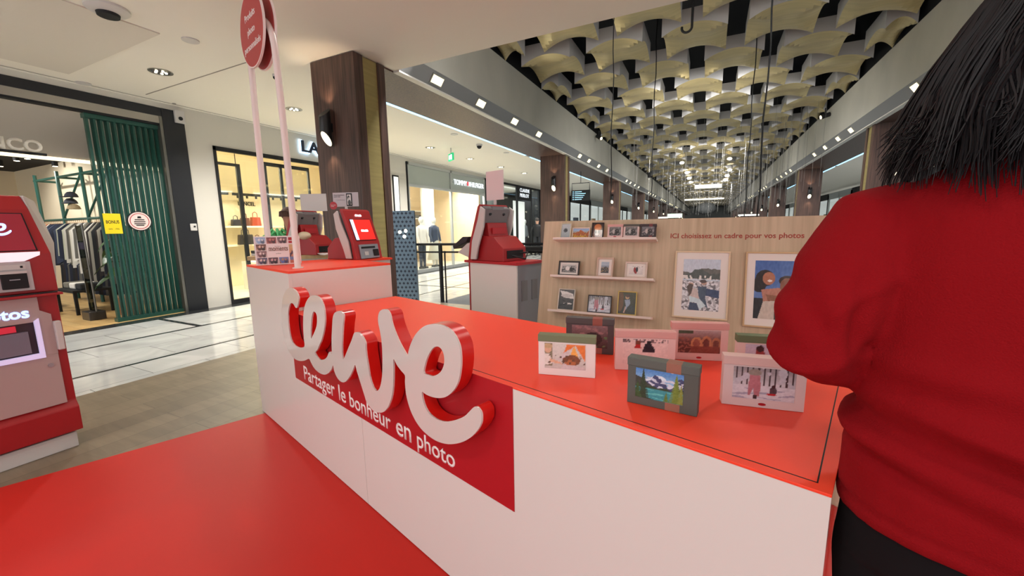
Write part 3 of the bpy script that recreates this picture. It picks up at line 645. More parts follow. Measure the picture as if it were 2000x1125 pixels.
mannequin(-8.6,10.72,((222,214,210),'pale_pattern'),((40,46,62),'navy_trousers'),'mannequin in a pale patterned coat and dark trousers in the shop window')
mannequin(-8.6,11.4,((52,60,84),'navy_jacket'),((198,194,180),'pale_skirt'),'mannequin in a navy jacket and long pale skirt in the shop window',0,True)
mannequin(-8.6,16.6,((218,204,198),'cream_jacket'),((60,62,70),'grey_trousers'),'mannequin in a cream jacket behind the middle photo kiosk')
mannequin(-8.55,19.0,((120,124,130),'silver_grey'),((60,62,70),'grey_trousers'),'mannequin in pale grey top beside the walking shopper')
for i in range(26):
    k = [9,11,2,9,13,7,2,11][i%8]; c,nm = cols[k]
    garment(-10.6,12.2+i*.066,1.5,c,nm,.85,nm.replace('_',' ')+' garment on the fashion shop back rail, %s from the left'%ordn(i+1),'clothes on the rail of the fashion shop',R(90)+rn.uniform(-.1,.1))
t = thing('clothes_rail',(-10.6,12.1,0),0,'straight black clothes rail at the back of the fashion shop','clothes rack')
MB().tube([(0,0,1.5),(0,1.9,1.5)],.012,6).build('rail',BLACKM,t); 
for y in (0,1.9): MB().tube([(0,y,0.004),(0,y,1.5)],.015,6).build('upright',BLACKM,t)
for k,z in enumerate((1.75,2.05)):
    tag(MB().box((-11,9.6,z),(-10.65,13.9,z+.04)).build('wall_shelf',LEDGE),'white shelf above the clothes rail in the fashion shop, the %s one'%('lower','upper')[k],'shelf')
for q in range(7):
    c,nm = cols[(q*2)%15]; tag(MB().box((-.12,-.15,0),(.12,.15,.12)).build('folded_garment',mat('cloth_'+nm,c,.9),bevel=.02,loc=(-10.82,11.0+q*.42,1.79)),'folded %s garment on the shelf of the fashion shop, number %s from the left'%(nm.replace('_',' '),names[q].replace('nearest','first')),'clothes')
# black-framed shop beyond
struct('wall_far_shop_back', MB().box((-10.6,14.1,0),(-10.5,19.7,3.3)), mat('cool_wall',(214,220,222),.8)); struct('ceiling_far_shop', MB().box((-10.5,14.1,3.2),(-8.3,19.7,3.3)), CEIL); struct('wall_far_shop_side', MB().box((-10.5,19.6,0),(-8.0,19.75,3.28)), BLACKM)
g = MB()
for y in (13.98,16.9,18.5,19.55): g.box((-8.05,y,0),(-7.98,y+.12,3.28))
g.box((-8.05,13.98,3.2),(-7.98,19.6,3.28)); struct('window_6', g, BLACKM); struct('window_7', MB().box((-8.03,14.1,.02),(-8.02,19.6,3.2)), GLASS)
t = thing('shop_fascia_sign',(FX,17.0,2.62),0,'black sign panel with CLAUDIE PIERLOT in white letters','sign')
MB().box((-.01,0,0),(.03,1.5,.6)).build('panel',BLACKM,t); text('letters','CLAUDIE\nPIERLOT',1.1,SG,t,T(.03,.2,.14)@TM,.01,height=.4,bold=.0,space=1.1)
MB().box((-.3,.12,-2.5),(-.28,1.4,-.02)).build('lit_panel',mat('soft_white_glow',(235,235,230)),t)
# far shopfronts, either side; back walls glow in place of shop lighting
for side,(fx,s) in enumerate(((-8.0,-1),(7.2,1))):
    struct('wall_far_'+('left','right')[side], MB().box((fx+s*.9,19.8 if s<0 else 4.4,0),(fx+s*1.0,90,CZ)), mat('glowing_shop_wall',(220,222,220),.8,emit=.55))
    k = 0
    for y in ([19.8+5*i for i in range(12)] if s < 0 else [4.5+5*i for i in range(15)]):
        t = thing('far_shop_front',(fx,y,0),0,'lit glass shop front far along the %s aisle, %s from the front'%(('left','right')[side],ordn(k+1)),'shop front','far shop fronts of the %s aisle'%('left','right')[side]); k += 1
        f = MB()
        for a,b in (((0,0,0),(s*.08,.12,3.2)),((0,2.4,0),(s*.08,2.48,3.2)),((0,0,2.9),(s*.08,4.9,3.3)),((0,4.78,0),(s*.08,4.9,3.2))): f.box(a,b)
        f.build('frame',BLACKM if k%3 else GF,t); MB().box((s*.03,.12,0),(s*.04,4.78,2.9)).build('pane',GLASS,t)
        for q in range(3):
            MB().box((s*.7,.6+q*1.4,0),(s*.85,1.4+q*1.4,1.6+.2*q)).build('display',mat(['shop_navy','shop_tan','shop_grey','shop_white'][(k+q)%4],[(50,58,80),(180,150,120),(110,112,116),(225,225,220)][(k+q)%4],.8),t)
# shopper in black seen through the glass
def dark_shopper():
    t = thing('person',(-7.4,17.9,0),R(200),'person in a black coat walking in the aisle behind the middle kiosk','person')
    rs = [[(rx*math.cos(2*math.pi*k/16),ry*math.sin(2*math.pi*k/16),z) for k in range(16)] for rx,ry,z in ((.07,.06,.06),(.09,.1,.5),(.17,.14,.9),(.2,.15,1.1),(.22,.14,1.35),(.2,.1,1.42),(.06,.06,1.5),(.065,.075,1.56),(.085,.1,1.65),(.07,.08,1.75),(.02,.02,1.79))]
    MB().rings(rs[6:]).build('body',mat('skin_tone',(196,150,126),.6),t,smooth=True)
    b = MB().rings(rs[2:7]); 
    for s in (-1,1): b.tube([(s*.19,0,1.38),(s*.27,.02,1.12),(s*.24,-.08,.86)],[.06,.055,.04],8)
    b.build('coat',BLACKM,t,smooth=True); MB().ell((0,.02,1.7),.09,.1,.1,n=12,k=8).build('hair',mat('grey_hair',(70,64,60),.8),t,smooth=True)
    for s in (-1,1): MB().tube([(s*.09,0,.95),(s*.1,.03,.5),(s*.1,0,.08)],[.09,.065,.045],10).build('trouser_leg',BLACK,t,smooth=True); MB().box((s*.1-.045,-.17,.0),(s*.1+.045,.08,.09)).build('shoe',BLACKM,t,bevel=.02)
dark_shopper()
# aisle ceiling fittings
for k,(x,y) in enumerate(DOWN):
    t = thing('ceiling_downlight',(x,y,CZ),0,'round silver ceiling downlight with small bright reflectors, %s in the row along the shop fronts'%names[k],'downlight','downlights of the left aisle')
    MB().lathe([(.13,0),(.13,-.008),(.1,-.01),(.085,.0)],24).build('rim',rim,t,smooth=True)
    MB().cyl((0,0),.1,-.008,-.004,20).build('reflector',mat('reflector_dish',(170,168,172),.2,.8),t)
    for q in range(5): MB().ell((.055*math.cos(q*1.26),.055*math.sin(q*1.26),-.012),.016,.016,.006,n=8,k=4).build('led',GLOW,t)
for k,(x,y) in enumerate(STAND):
    t = thing('ceiling_downlight',(x,y,CZ),0,'round ceiling downlight above the photo stand, %s counted from the left'%ordn(k+1),'downlight','downlights above the photo stand')
    MB().lathe([(.13,0),(.13,-.008),(.1,-.01),(.085,.0)],24).build('rim',rim,t,smooth=True); MB().cyl((0,0),.1,-.008,-.004,20).build('reflector',GLOW,t)
p = WP(210,20,2,CZ-.02); t = thing('smoke_detector',(p.x,p.y,CZ),0,'round white ceiling camera with a dark lens at the upper left','ceiling camera')
MB().lathe([(.16,0),(.16,-.02),(.14,-.035),(.1,-.05),(.0,-.05)],28).build('housing',LGREY,t,smooth=True); MB().lathe([(.085,-.05),(.08,-.075),(.04,-.09),(.0,-.092)],24).build('lens',BLACKM,t,smooth=True)
for px,py,l in ((372,78,'flat round white cover plate on the ceiling near the white arch'),(163,162,'flat round cover plate on the ceiling above the menswear shop'),(340,202,'tiny dark round plug in the ceiling above the black post'),(887,262,'flat round plate on the far aisle ceiling'),(989,298,'small round plate on the far aisle ceiling')):
    p = WP(px,py,2,CZ); tag(MB().cyl((0,0),.08 if 'tiny' not in l else .025,-.012,0,20).build('ceiling_plate',SEAM if 'tiny' in l else LGREY,loc=(p.x,p.y,CZ)),l,'ceiling plate')
p = WP(936,286,2,CZ-.05); t = thing('dome_camera',(p.x,p.y,CZ),0,'small dark dome camera on the aisle ceiling','camera'); MB().cyl((0,0),.08,-.04,0,16).build('mount',LGREY,t); MB().ell((0,0,-.05),.06,.06,.06,n=12,k=8).build('dome',BLACKM,t,smooth=True)
p = WP(537,150,2,CZ-.03); t = thing('dome_camera',(p.x,p.y,CZ),0,'small hook-shaped camera on the ceiling between the arch tubes','camera'); MB().cyl((0,0),.03,-.03,0,16).build('mount',LGREY,t); MB().ell((0,0,-.04),.025,.025,.025,n=12,k=8).build('dome',BLACKM,t,smooth=True)
t = thing('exit_sign',(-6.1,8.95,3.17),R(-35),'green lit emergency exit sign hanging from the aisle ceiling','exit sign')
MB().box((-.16,-.02,-.08),(.16,.02,.1)).build('panel',mat('green_sign_glow',(30,160,100),.5,emit=1.2),t); MB().box((-.1,-.025,-.04),(-.04,-.02,.06)).build('running_figure',GLOWW,t); MB().box((.02,-.025,-.05),(.1,-.02,.06)).build('door_symbol',GLOWW,t); MB().box((-.01,-.01,.1),(.01,.01,.24)).build('rod',LGREY,t)
p = WP(1134,382,1,15.0)
t = thing('hanging_direction_sign',(p.x,p.y,p.z),0,'black hanging direction sign with rows of pale blue writing','sign')
MB().box((-.36,-.03,-.19),(.36,.03,.2)).build('panel',BLACKM,t); 
for q in range(5): MB().box((-.3,-.034,.13-q*.07),(-.26,-.03,.155-q*.07)).build('symbol',mat('blue_sign_glow',(150,205,235),.5,emit=1.6),t); MB().box((-.22,-.034,.13-q*.07),(.05+.05*(q*7%4),-.03,.15-q*.07)).build('lettering',mat('blue_sign_glow',(150,205,235)),t)
MB().tube([(-.34,0,.2),(-.34,0,.46),(.34,0,.46),(.34,0,.2)],.012,6).build('hanger_frame',BLACKM,t); MB().tube([(0,0,.46),(0,0,CZ-p.z+.6)],.01,6).build('rod',BLACKM,t)
# railing and patterned totem behind the stand
t = thing('barrier_railing',(-4.37,5.96,0),0,'black metal barrier railing behind the photo stand','railing')
for x,y in ((0,0),(-1.1,-.25),(1.9,.35),(2.6,.5)): MB().box((x-.025,y-.025,.003),(x+.025,y+.025,1.08)).build('post',BLACKM,t)
MB().box((.09,-.02,.003),(.11,0,.95)).build('post',BLACKM,t)
for z,r in ((1.07,.022),(.93,.016)): MB().tube([(-1.1,-.25,z),(0,0,z),(1.9,.35,z),(2.6,.5,z)],r,8).build('rail',BLACKM,t)
MB().box((1.2,.2,.96),(2.7,.6,1.02)).build('handrail_ledge',BLACKM,t)
t = thing('patterned_totem',(-5.0,5.73,0),R(21),'tall blue-grey totem with a diamond pattern beside the railing','totem')
pm = mat('totem_blue',(96,116,132),.15,.3); MB().box((-.22,-.03,.003),(.22,.03,1.68)).build('panel',pm,t,bevel=.004)
d = MB()
for j in range(22):
    for i in range(6):
        cx_ = -.19+i*.075+(.037 if j%2 else 0); cz_ = .06+j*.075
        if cx_ < .2: d.add([(cx_-.027,-.0315,cz_),(cx_,-.0315,cz_-.027),(cx_+.027,-.0315,cz_),(cx_,-.0315,cz_+.027)],[(0,1,2,3)])
d.build('diamond_pattern',mat('totem_dark',(34,44,58),.2,.3),t)
for q,(a,b) in enumerate(((-.06,1.30),(.05,1.32),(.02,1.22))): MB().ell((a,-.035,b),.03,.006,.03,n=12,k=6).build('lamp_reflection',GLOW,t)  # glowing discs stand in for lamps reflected in the totem glass
LOGO_OUT=[(0.944,0.947),(0.969,0.978),(0.981,1.007),(0.959,1.033),(0.919,1.047),(0.875,1.048),(0.826,1.036),(0.786,1.013),(0.747,0.977),(0.723,0.938),(0.702,0.887),(0.691,0.823),(0.694,0.774),(0.711,0.727),(0.74,0.683),(0.788,0.656),(0.847,0.642),(0.923,0.649),(0.99,0.667),(1.042,0.687),(1.066,0.671),(1.1,0.65),(1.149,0.639),(1.199,0.64),(1.236,0.648),(1.275,0.667),(1.308,0.693),(1.33,0.716),(1.336,0.692),(1.354,0.67),(1.384,0.655),(1.421,0.655),(1.455,0.67),(1.494,0.702),(1.529,0.74),(1.554,0.769),(1.564,0.746),(1.582,0.712),(1.6,0.679),(1.618,0.646),(1.631,0.623),(1.656,0.607),(1.69,0.598),(1.732,0.604),(1.767,0.618),(1.801,0.646),(1.829,0.685),(1.847,0.725),(1.857,0.77),(1.864,0.818),(1.869,0.863),(1.89,0.845),(1.916,0.829),(1.941,0.816),(1.939,0.791),(1.94,0.755),(1.947,0.724),(1.962,0.691),(1.98,0.668),(2.0,0.65),(2.031,0.633),(2.071,0.623),(2.115,0.62),(2.165,0.628),(2.212,0.645),(2.258,0.67),(2.296,0.699),(2.326,0.731),(2.344,0.76),(2.348,0.78),(2.346,0.796),(2.337,0.806),(2.327,0.81),(2.314,0.805),(2.293,0.784),(2.269,0.761),(2.236,0.74),(2.203,0.723),(2.17,0.71),(2.134,0.703),(2.099,0.704),(2.074,0.713),(2.057,0.729),(2.045,0.754),(2.044,0.78),(2.068,0.777),(2.104,0.778),(2.141,0.785),(2.175,0.798),(2.202,0.817),(2.226,0.841),(2.244,0.869),(2.254,0.899),(2.26,0.93),(2.261,0.959),(2.257,0.987),(2.245,1.009),(2.225,1.028),(2.197,1.039),(2.161,1.042),(2.124,1.038),(2.088,1.029),(2.05,1.008),(2.017,0.98),(1.991,0.947),(1.973,0.915),(1.965,0.894),(1.945,0.909),(1.92,0.932),(1.899,0.958),(1.88,0.987),(1.869,1.012),(1.864,1.033),(1.851,1.047),(1.829,1.051),(1.806,1.046),(1.786,1.033),(1.775,1.012),(1.774,0.989),(1.783,0.957),(1.79,0.916),(1.79,0.874),(1.785,0.821),(1.777,0.776),(1.763,0.737),(1.746,0.71),(1.723,0.696),(1.703,0.701),(1.688,0.718),(1.675,0.746),(1.668,0.786),(1.66,0.825),(1.657,0.86),(1.658,0.887),(1.645,0.905),(1.62,0.919),(1.594,0.922),(1.57,0.916),(1.554,0.898),(1.536,0.874),(1.506,0.84),(1.475,0.803),(1.444,0.771),(1.435,0.787),(1.438,0.822),(1.451,0.878),(1.467,0.934),(1.481,0.969),(1.477,0.987),(1.453,0.994),(1.421,0.99),(1.389,0.976),(1.37,0.953),(1.358,0.917),(1.341,0.859),(1.332,0.811),(1.327,0.772),(1.31,0.779),(1.293,0.771),(1.273,0.748),(1.243,0.729),(1.202,0.716),(1.165,0.715),(1.14,0.726),(1.125,0.737),(1.162,0.76),(1.201,0.8),(1.216,0.813),(1.248,0.856),(1.271,0.896),(1.284,0.934),(1.285,0.969),(1.277,1.001),(1.253,1.026),(1.22,1.038),(1.171,1.037),(1.124,1.024),(1.08,0.996),(1.05,0.966),(1.028,0.93),(1.012,0.883),(1.004,0.843),(1.0,0.797),(1.001,0.757),(0.995,0.745),(0.979,0.737),(0.934,0.727),(0.882,0.724),(0.838,0.732),(0.809,0.751),(0.795,0.791),(0.793,0.839),(0.802,0.888),(0.82,0.926),(0.851,0.956),(0.88,0.965),(0.904,0.959),(0.923,0.947)]
LOGO_H1=[(1.095,0.804),(1.098,0.841),(1.114,0.887),(1.133,0.928),(1.152,0.951),(1.172,0.955),(1.189,0.946),(1.193,0.926),(1.183,0.893),(1.161,0.863),(1.126,0.83)]
LOGO_H2=[(2.06,0.855),(2.069,0.884),(2.084,0.913),(2.106,0.942),(2.128,0.96),(2.149,0.966),(2.166,0.96),(2.176,0.945),(2.178,0.924),(2.172,0.903),(2.157,0.882),(2.135,0.866),(2.11,0.855),(2.085,0.853)]
# ------------------------------------------------------------------ the photo stand
RC = Matrix.Rotation(CRZ,4,'Z'); CW = Matrix.Translation(BL) @ RC          # counter frame: x to the right along the front, y into the depth
def cw(x,y,z=0): return tuple(CW @ Vector((x,y,z)))
HT, HL = 1.117, .878
t = thing('tall_counter',cw(0,0),CRZ,'tall white counter block with a red top at the left end of the long counter','counter')
MB().box((-.134,0,.012),(.6715,.02,HT-.014)).build('front_panel',WHITE,t); MB().box((.655,.02,.70),(.672,.67,HT-.014)).build('side_panel',WHITE,t,bevel=.002)
MB().box((-.134,.02,.012),(.655,.67,HT-.014)).build('carcass',WHITE,t); MB().box((-.13,.004,HT-.014),(.671,.668,HT)).build('countertop',REDTOP,t); MB().box((-.12,.03,0.004),(.655,.66,.02)).build('plinth',REDPANEL,t)
t = thing('long_counter',cw(0,0),CRZ,'long white counter with a red top running towards the viewer','counter')
for a,b in ((.672,1.4425),(1.4455,3.169)): MB().box((a,0,.012),(b,.02,HL-.004)).build('front_panel',WHITE,t)
MB().box((.678,.02,.012),(3.165,.67,HL-.012)).build('carcass',WHITE,t)
MB().prism([(3.150,.0205),(3.169,.0205),(3.186,.69),(3.150,.69)],.012,HL-.013).build('side_panel',mat('glossy_white_side',(226,206,198),.12,coat=.4),t)
MB().prism([(.677,-.001),(3.1695,-.001),(3.187,.69),(.677,.69)],HL-.006,HL).build('countertop',REDTOP,t,bevel=.001)
MB().box((.70,.035,0.004),(3.14,.66,.02)).build('plinth',REDPANEL,t)
gv = MB(); gv.box((2.2,.024,HL),(3.147,.0265,HL+.0006)); gv.box((3.1455,.024,HL),(3.148,.62,HL+.0006)); gv.build('groove_line',BLACKM,t)
MB().box((.635,-.0022,.464),(2.419,-.0002,HL-.0005)).build('red_band',REDPANEL,t)
for wd_,x0_,ww_ in (('Partager',.778,.398),('le',1.222,.074),('bonheur',1.338,.372),('en',1.752,.110),('photo',1.903,.232)):
    text('slogan_word',wd_,ww_,WWHITE,t,T(x0_,-.0022,.492)@UP,.0015,bold=.008)
MB().box((.70,.05,HL),(.86,.052,HL+.05)).build('acrylic_strip',ACRYL,t)
# big script logo
def crom(P, n=3):
    out = []; k = len(P)
    for i in range(k):
        a,b,c,d = [Vector(P[(i+q)%k]) for q in (-1,0,1,2)]
        for j in range(n):
            s = j/n; out.append(.5*((2*b)+(c-a)*s+(2*a-5*b+4*c-d)*s*s+(3*b-a-3*c+d)*s**3))
    return out
def logo_mesh(name, m, h, parent, M, scale=1, grow=0):
    c = bpy.data.curves.new(name,'CURVE'); c.dimensions = '2D'; c.fill_mode = 'BOTH'; c.extrude = h/2
    for P in (LOGO_OUT,LOGO_H1,LOGO_H2):
        Q = crom(P,3); s = c.splines.new('POLY'); s.points.add(len(Q)-1); s.use_cyclic_u = True
        for p,q in zip(s.points,Q): p.co = ((q[0]-1.55)*scale,(q[1]-.6)*scale,0,1)
    o = bpy.data.objects.new(name,c); COL.objects.link(o); bpy.context.view_layer.update()
    me = bpy.data.meshes.new_from_object(o.evaluated_get(bpy.context.evaluated_depsgraph_get()))
    bpy.data.objects.remove(o); bpy.data.curves.remove(c); me.name = name; me.materials.clear(); me.materials.append(m)
    o = bpy.data.objects.new(name,me); COL.objects.link(o); o.parent = parent; o.matrix_local = M; return o
t = thing('logo_sign',cw(1.55,-.065,.6),CRZ,'big white and red handwritten-style cewe letters standing against the counter front','sign')
logo_mesh('letter_face',LETW,.004,t,T(0,.002,0)@UP)
logo_mesh('letter_body',mat('red_letter_side',(212,28,20),.3,coat=.2),.052,t,T(0,.030,0)@UP)
logo_mesh('letter_edge',mat('pale_letter_edge',(244,214,206),.4),.003,t,T(0,.0055,0)@UP)
# round sign on a white arch
t = thing('arch_sign',cw(.245,.12,HT),CRZ,'white tubular arch with a round red sign standing on the tall counter','sign')
ap = [(-.25,0,0),(-.247,0,.35),(-.24,0,.75),(-.232,0,1.05),(-.222,0,1.22)]+[(.222*-math.cos(a),0,1.27+.24*math.sin(a)) for a in [R(q) for q in range(0,181,12)]]+[(.225,0,1.22),(.236,0,1.0),(.245,0,.6),(.252,0,0)]
MB().tube(ap,.019,14).build('arch_tube',WTUBE,t,smooth=True)
for x in (-.25,.252): MB().cyl((x,0),.032,0,.006,20).build('tube_foot',WTUBE,t)
RXX = Matrix.Rotation(R(90),4,'X')
SIGNR = mat('sign_red',(178,62,60),.5)
for s,y in (('front',-.034),('rear',.026)):
    M = T(.0,y,1.455)
    MB().cyl((0,0),.215,0,.012,56,M=M@RXX).build('disc_rim',WTUBE,t,smooth=True); MB().cyl((0,0),.208,-.0005 if s=='rear' else .012,.0005 if s=='rear' else .0128,56,M=M@RXX).build('disc_face',SIGNR,t)
    if s == 'rear': MB().cyl((0,0),.208,.012,.0128,56,M=M@RXX).build('disc_face',SIGNR,t)
for q_,wd_ in enumerate(('Produits','photo','personnalisés')): text('sign_word',wd_,-.0565,WWHITE,t,T(0,-.047,1.515-.083*q_)@UP,.0015,align='CENTER',bold=.01)
# moments board
mx_ = cw(.134,.133,HT)
t = thing('moments_display',mx_,R(56.4),'white acrylic photo display reading moments in front of the arch, on the tall counter','photo display')
MB().box((-.137,0,.004),(.137,.03,.2)).build('board',mat('white_print',(232,224,222),.3),t,bevel=.002)
MB().box((-.05,-.03,0),(.05,.04,.004)).build('foot',ACRYL,t)
mz = [('sky',(150,180,214),(226,230,236)),('people',(120,60,60),(196,120,110)),('people2',(90,60,70),(214,190,180)),('face',(90,50,40),(220,190,170)),('couple',(70,60,90),(220,200,190)),('friends',(60,40,50),(200,160,160)),('beach',(96,120,180),(170,130,100)),('baby',(120,80,80),(230,210,205))]
def mini(x,z,wd,h,k,nm):
    a,b = mz[k%8][1:]
    picture(nm,wd,h,[('grad',b,a),('ell',a,.35,.35,.22,.4),('ell',b,.38,.62,.12,.2),('ell',[q*.6 for q in a],.7,.3,.2,.35),('ell',b,.68,.6,.1,.17),('nz',[q*.8 for q in b],4,5,.25,0,.3)],t,T(x,-.001,z),nx=14)
W_=.062
for k,(i,j) in enumerate(((0,3),(1,3),(2,3),(0,2),(0,0),(1,0),(2,0),(0,1))):
    mini(-.127+i*.064,.012+j*.046,.058,.042,k,'small_photo')
MB().box((.067,-.0012,.15),(.127,-.0004,.165)).build('red_label',REDPANEL,t); MB().box((.067,-.0012,.17),(.127,-.0004,.19)).build('red_label',REDPANEL,t)
picture('tall_photo',.06,.13,[('grad',(180,110,90),(206,180,130)),('nz',(80,60,80),5,5,.1,.35,.7),('box',(110,130,170),0,.15,1,.35)],t,T(.067,-.001,.012),nx=16)
text('lettering','moments',.115,mat('brown_print',(140,110,96),.5),t,T(-.055,-.0008,.098)@UP,.0005,height=.03,bold=.02)
text('lettering','Nos Beaux',.035,BLACKM,t,T(-.018,-.0008,.128)@UP,.0004); text('lettering','en Photo',.03,BLACKM,t,T(-.014,-.0008,.078)@UP,.0004)
# bamboo worktop with white body behind the tall block
t = thing('bamboo_counter',cw(0,0),CRZ,'pale bamboo-topped counter behind the white arch sign','counter')
bq = [(-.86,.20),(-.42,.82),(-.62,1.25),(-1.5,.9),(-1.35,.45)]
MB().prism(bq,1.10,1.135).build('worktop',mat('bamboo_top',(186,160,112),.5,vary=((2,40,2),.1)),t); MB().prism([(-.9,.3),(-.5,.84),(-.66,1.18),(-1.4,.86),(-1.25,.5)],.004,1.10).build('body',WHITE,t)
t = thing('side_counter',cw(0,0),CRZ,'low white cabinet with red top carrying the lit photo terminal, by the walnut column','counter')
MB().box((-.36,.70,.004),(.17,.97,HT-.016)).build('body',WHITE,t); MB().box((-.37,.685,HT-.016),(.19,.98,HT-.001)).build('countertop',REDTOP,t)
# photo terminals
TSIL = mat('terminal_silver',(150,150,156),.35,.5)
def terminal(M, label, lit=True, name='photo_terminal'):
    t = thing(name,(0,0,0),0,label,'photo kiosk'); t.matrix_world = M
    MB().prism([(.05,0),(.34,0),(.34,.09),(.25,.17),(.05,.19)],-.12,.12,'x').build('base_box',REDSHELL,t,bevel=.004)
    MB().prism([(.08,.17),(.19,.17),(.17,.27),(.11,.27)],-.10,.10,'x').build('upper_box',REDSHELL,t,bevel=.004)
    MB().box((-.07,.188,.19),(.07,.192,.235)).build('vent_grille',REDPANEL,t); 
    MB().box((-.085,.336,.02),(.085,.344,.075)).build('connector_panel',BLACKM,t)
    MB().tube([(-.05,.34,.05),(-.07,.40,.06),(-.02,.42,.015),(.05,.36,.04)],.006,6).build('cable_loop',BLACKM,t,smooth=True)
    MB().prism([(0,0),(.022,.13),(.115,.385),(.135,.40),(.15,.392),(.055,.13),(.04,0)],-.14,.14,'x').build('front_shell',REDSHELL,t,bevel=.004)
    MB().prism([(.041,0.01),(.056,.13),(.151,.39),(.185,.37),(.12,.17),(.085,.01)],-.125,.125,'x').build('rear_shell',GREYP,t,bevel=.006)
    for s in (-1,1):
        MB().prism([(.045,.01),(.065,.14),(.13,.29),(.16,.385),(.20,.36),(.185,.24),(.12,.08),(.10,.01)],s*.142,s*.158,'x').build('side_wing',LGREY,t,bevel=.004)
        MB().cyl((0,0),.012,0,.012,10,M=T(s*.07,.165,.33)@Matrix.Rotation(R(-70),4,'X')).build('screw_cap',BLACK,t)
    MB().box((-.06,.165,.36),(.06,.185,.385)).build('rear_bracket',GREYP,t)
    th = math.atan2(.093,.255); SM = T(0,.022,.13)@Matrix.Rotation(-th,4,'X')
    MB().box((-.108,-.004,.02),(.108,0.002,.20),M=SM).build('screen_bezel',BLACKM,t)
    if lit:
        MB().box((-.072,-.006,.025),(.104,-.004,.195),M=SM).build('screen',mat('red_screen_glow',(225,40,34),.3,emit=.9),t); MB().box((-.104,-.006,.025),(-.074,-.004,.195),M=SM).build('screen_strip',mat('blue_white_screen',(205,220,250),.3,emit=1.1),t)
        logo_mesh('screen_logo',GLOWW,.001,t,SM@T(.012,-.007,.09)@UP,.045)
        logo_mesh('top_logo',GLOWW,.002,t,SM@T(-.0,-.004,.222)@UP,.04)
    MB().box((-.1,-.012,.004),(.1,.012,.118),M=Matrix.Rotation(R(-9),4,'X')).build('card_panel',TSIL,t,bevel=.003)
    MB().box((-.085,-.016,.085),(.06,-.011,.1),M=Matrix.Rotation(R(-9),4,'X')).build('slot',BLACKM,t); MB().box((.035,-.022,.02),(.088,-.011,.075),M=Matrix.Rotation(R(-9),4,'X')).build('card_reader',BLACKM,t,bevel=.004)
    MB().box((-.06,-.015,.03),(-.02,-.011,.06),M=Matrix.Rotation(R(-9),4,'X')).build('label_plate',LGREY,t)
    return t
T1 = CW @ T(.155,.80,HT) @ Matrix.Rotation(R(107),4,'Z')
terminal(T1,'red photo terminal with a lit red screen on the side counter by the walnut column')
T2 = CW @ T(-.84,.60,1.135) @ Matrix.Rotation(R(-65),4,'Z')
terminal(T2,'red and grey photo terminal seen from behind on the bamboo counter',False)
KA = Vector((-1.577,2.511,0)); KW = Matrix.Translation(KA) @ RC
t = thing('kiosk_cabinet',tuple(KA),CRZ,'white cabinet with grey side and red top carrying the middle photo kiosk','cabinet')
MB().box((.0,.0,.004),(.455,.012,1.10)).build('white_panel',WHITE,t); MB().box((-.03,.012,.004),(.0,.27,1.10)).build('red_front',REDSHELL,t)
MB().box((0,.012,.004),(.455,.27,1.10)).build('grey_body',mat('grey_side',(132,134,140),.5),t)
MB().box((-.05,-.012,1.10),(.47,.30,1.117)).build('countertop',REDPANEL,t)
for y in (.05,.16): MB().box((.455,y,.85),(.459,y+.06,.99)).build('vent_grille',GREYP,t)
MB().box((-.045,.03,.5),(-.03,.06,.95)).build('door_handle',LGREY,t)
T3 = KW @ T(-.01,.13,1.117) @ Matrix.Rotation(R(-90),4,'Z')
terminal(T3,'red and grey photo terminal seen from behind on the middle white cabinet',False)
t = thing('card_scanner',tuple(KW @ Vector((-.06,.02,1.117))),CRZ,'black and grey scanner arm at the left of the middle photo terminal','scanner')
MB().prism([(-.16,.10),(-.15,.075),(.0,.13),(.03,.17),(-.04,.17)],.0,.09,'y').build('scanner_head',BLACK,t,bevel=.005); MB().prism([(-.11,.05),(.0,.02),(.03,.0),(.06,.0),(.05,.13),(.0,.12)],.01,.08,'y').build('bracket',LGREY,t)
def card(px,py,dist_ax,val,wd,h,rz,label,m,legs=None):
    p = WP(px,py,dist_ax,val); t = thing('info_card',tuple(p),rz,label,'sign'); MB().box((0,-.004,0),(wd,.004,h)).build('card',m,t); 
    if legs: MB().box((wd*.5-.012,-.003,-legs),(wd*.5+.012,.003,0)).build('stem',LGREY,t)
    return t
PINKW = mat('pinkish_white_card',(222,204,204),.5)
card(951,392,1,2.56,.165,.20,R(-16),'blank pinkish-white card standing above the middle photo terminal',PINKW,.03)
card(589,413,1,2.75,.27,.17,R(22),'blank pale grey card standing above the rear photo terminal',mat('pale_grey_card',(196,190,188),.6),.40)
t = card(652,404,1,2.52,.23,.12,R(20),'printed card with a framed black and white portrait above the lit photo terminal',mat('lilac_grey_print',(190,184,188),.5),.05)
MB().box((.125,-.008,.005),(.175,-.004,.112)).build('printed_frame',BLACKM,t); picture('portrait_print',.036,.088,[('grad',(225,225,225),(210,210,210)),('ell',(40,40,40),.4,.7,.3,.2),('ell',(200,190,185),.5,.55,.25,.18),('ell',(60,60,60),.55,.2,.4,.28)],t,T(.132,-.0085,.014),nx=16,mono=True)
text('lettering','Nous imprimons\npour vous',.095,mat('grey_print',(80,76,84),.5),t,T(.012,-.0042,.095)@UP,.0005,bold=.02)
text('lettering','vos plus belles photos',.08,mat('grey_print',(80,76,84)),t,T(.03,-.0042,.055)@UP,.0004)
MB().cyl((0,0),.034,.004,.006,24,M=T(.0,0,.01)@RXX).build('round_sticker',REDPANEL,t); text('lettering','Impression\nminute',.045,WWHITE,t,T(-.022,-.0065,.012)@UP,.0004)
t = thing('desk_lamp_hood',cw(-.62,.60,1.135),CRZ,'rounded beige domed cover on the bamboo counter','cover'); MB().ell((0,0,.17),.09,.05,.038).build('dome',mat('beige_plastic',(206,190,160),.5),t,smooth=True); MB().cyl((0,0),.015,0,.14,12).build('stem',BLACKM,t)
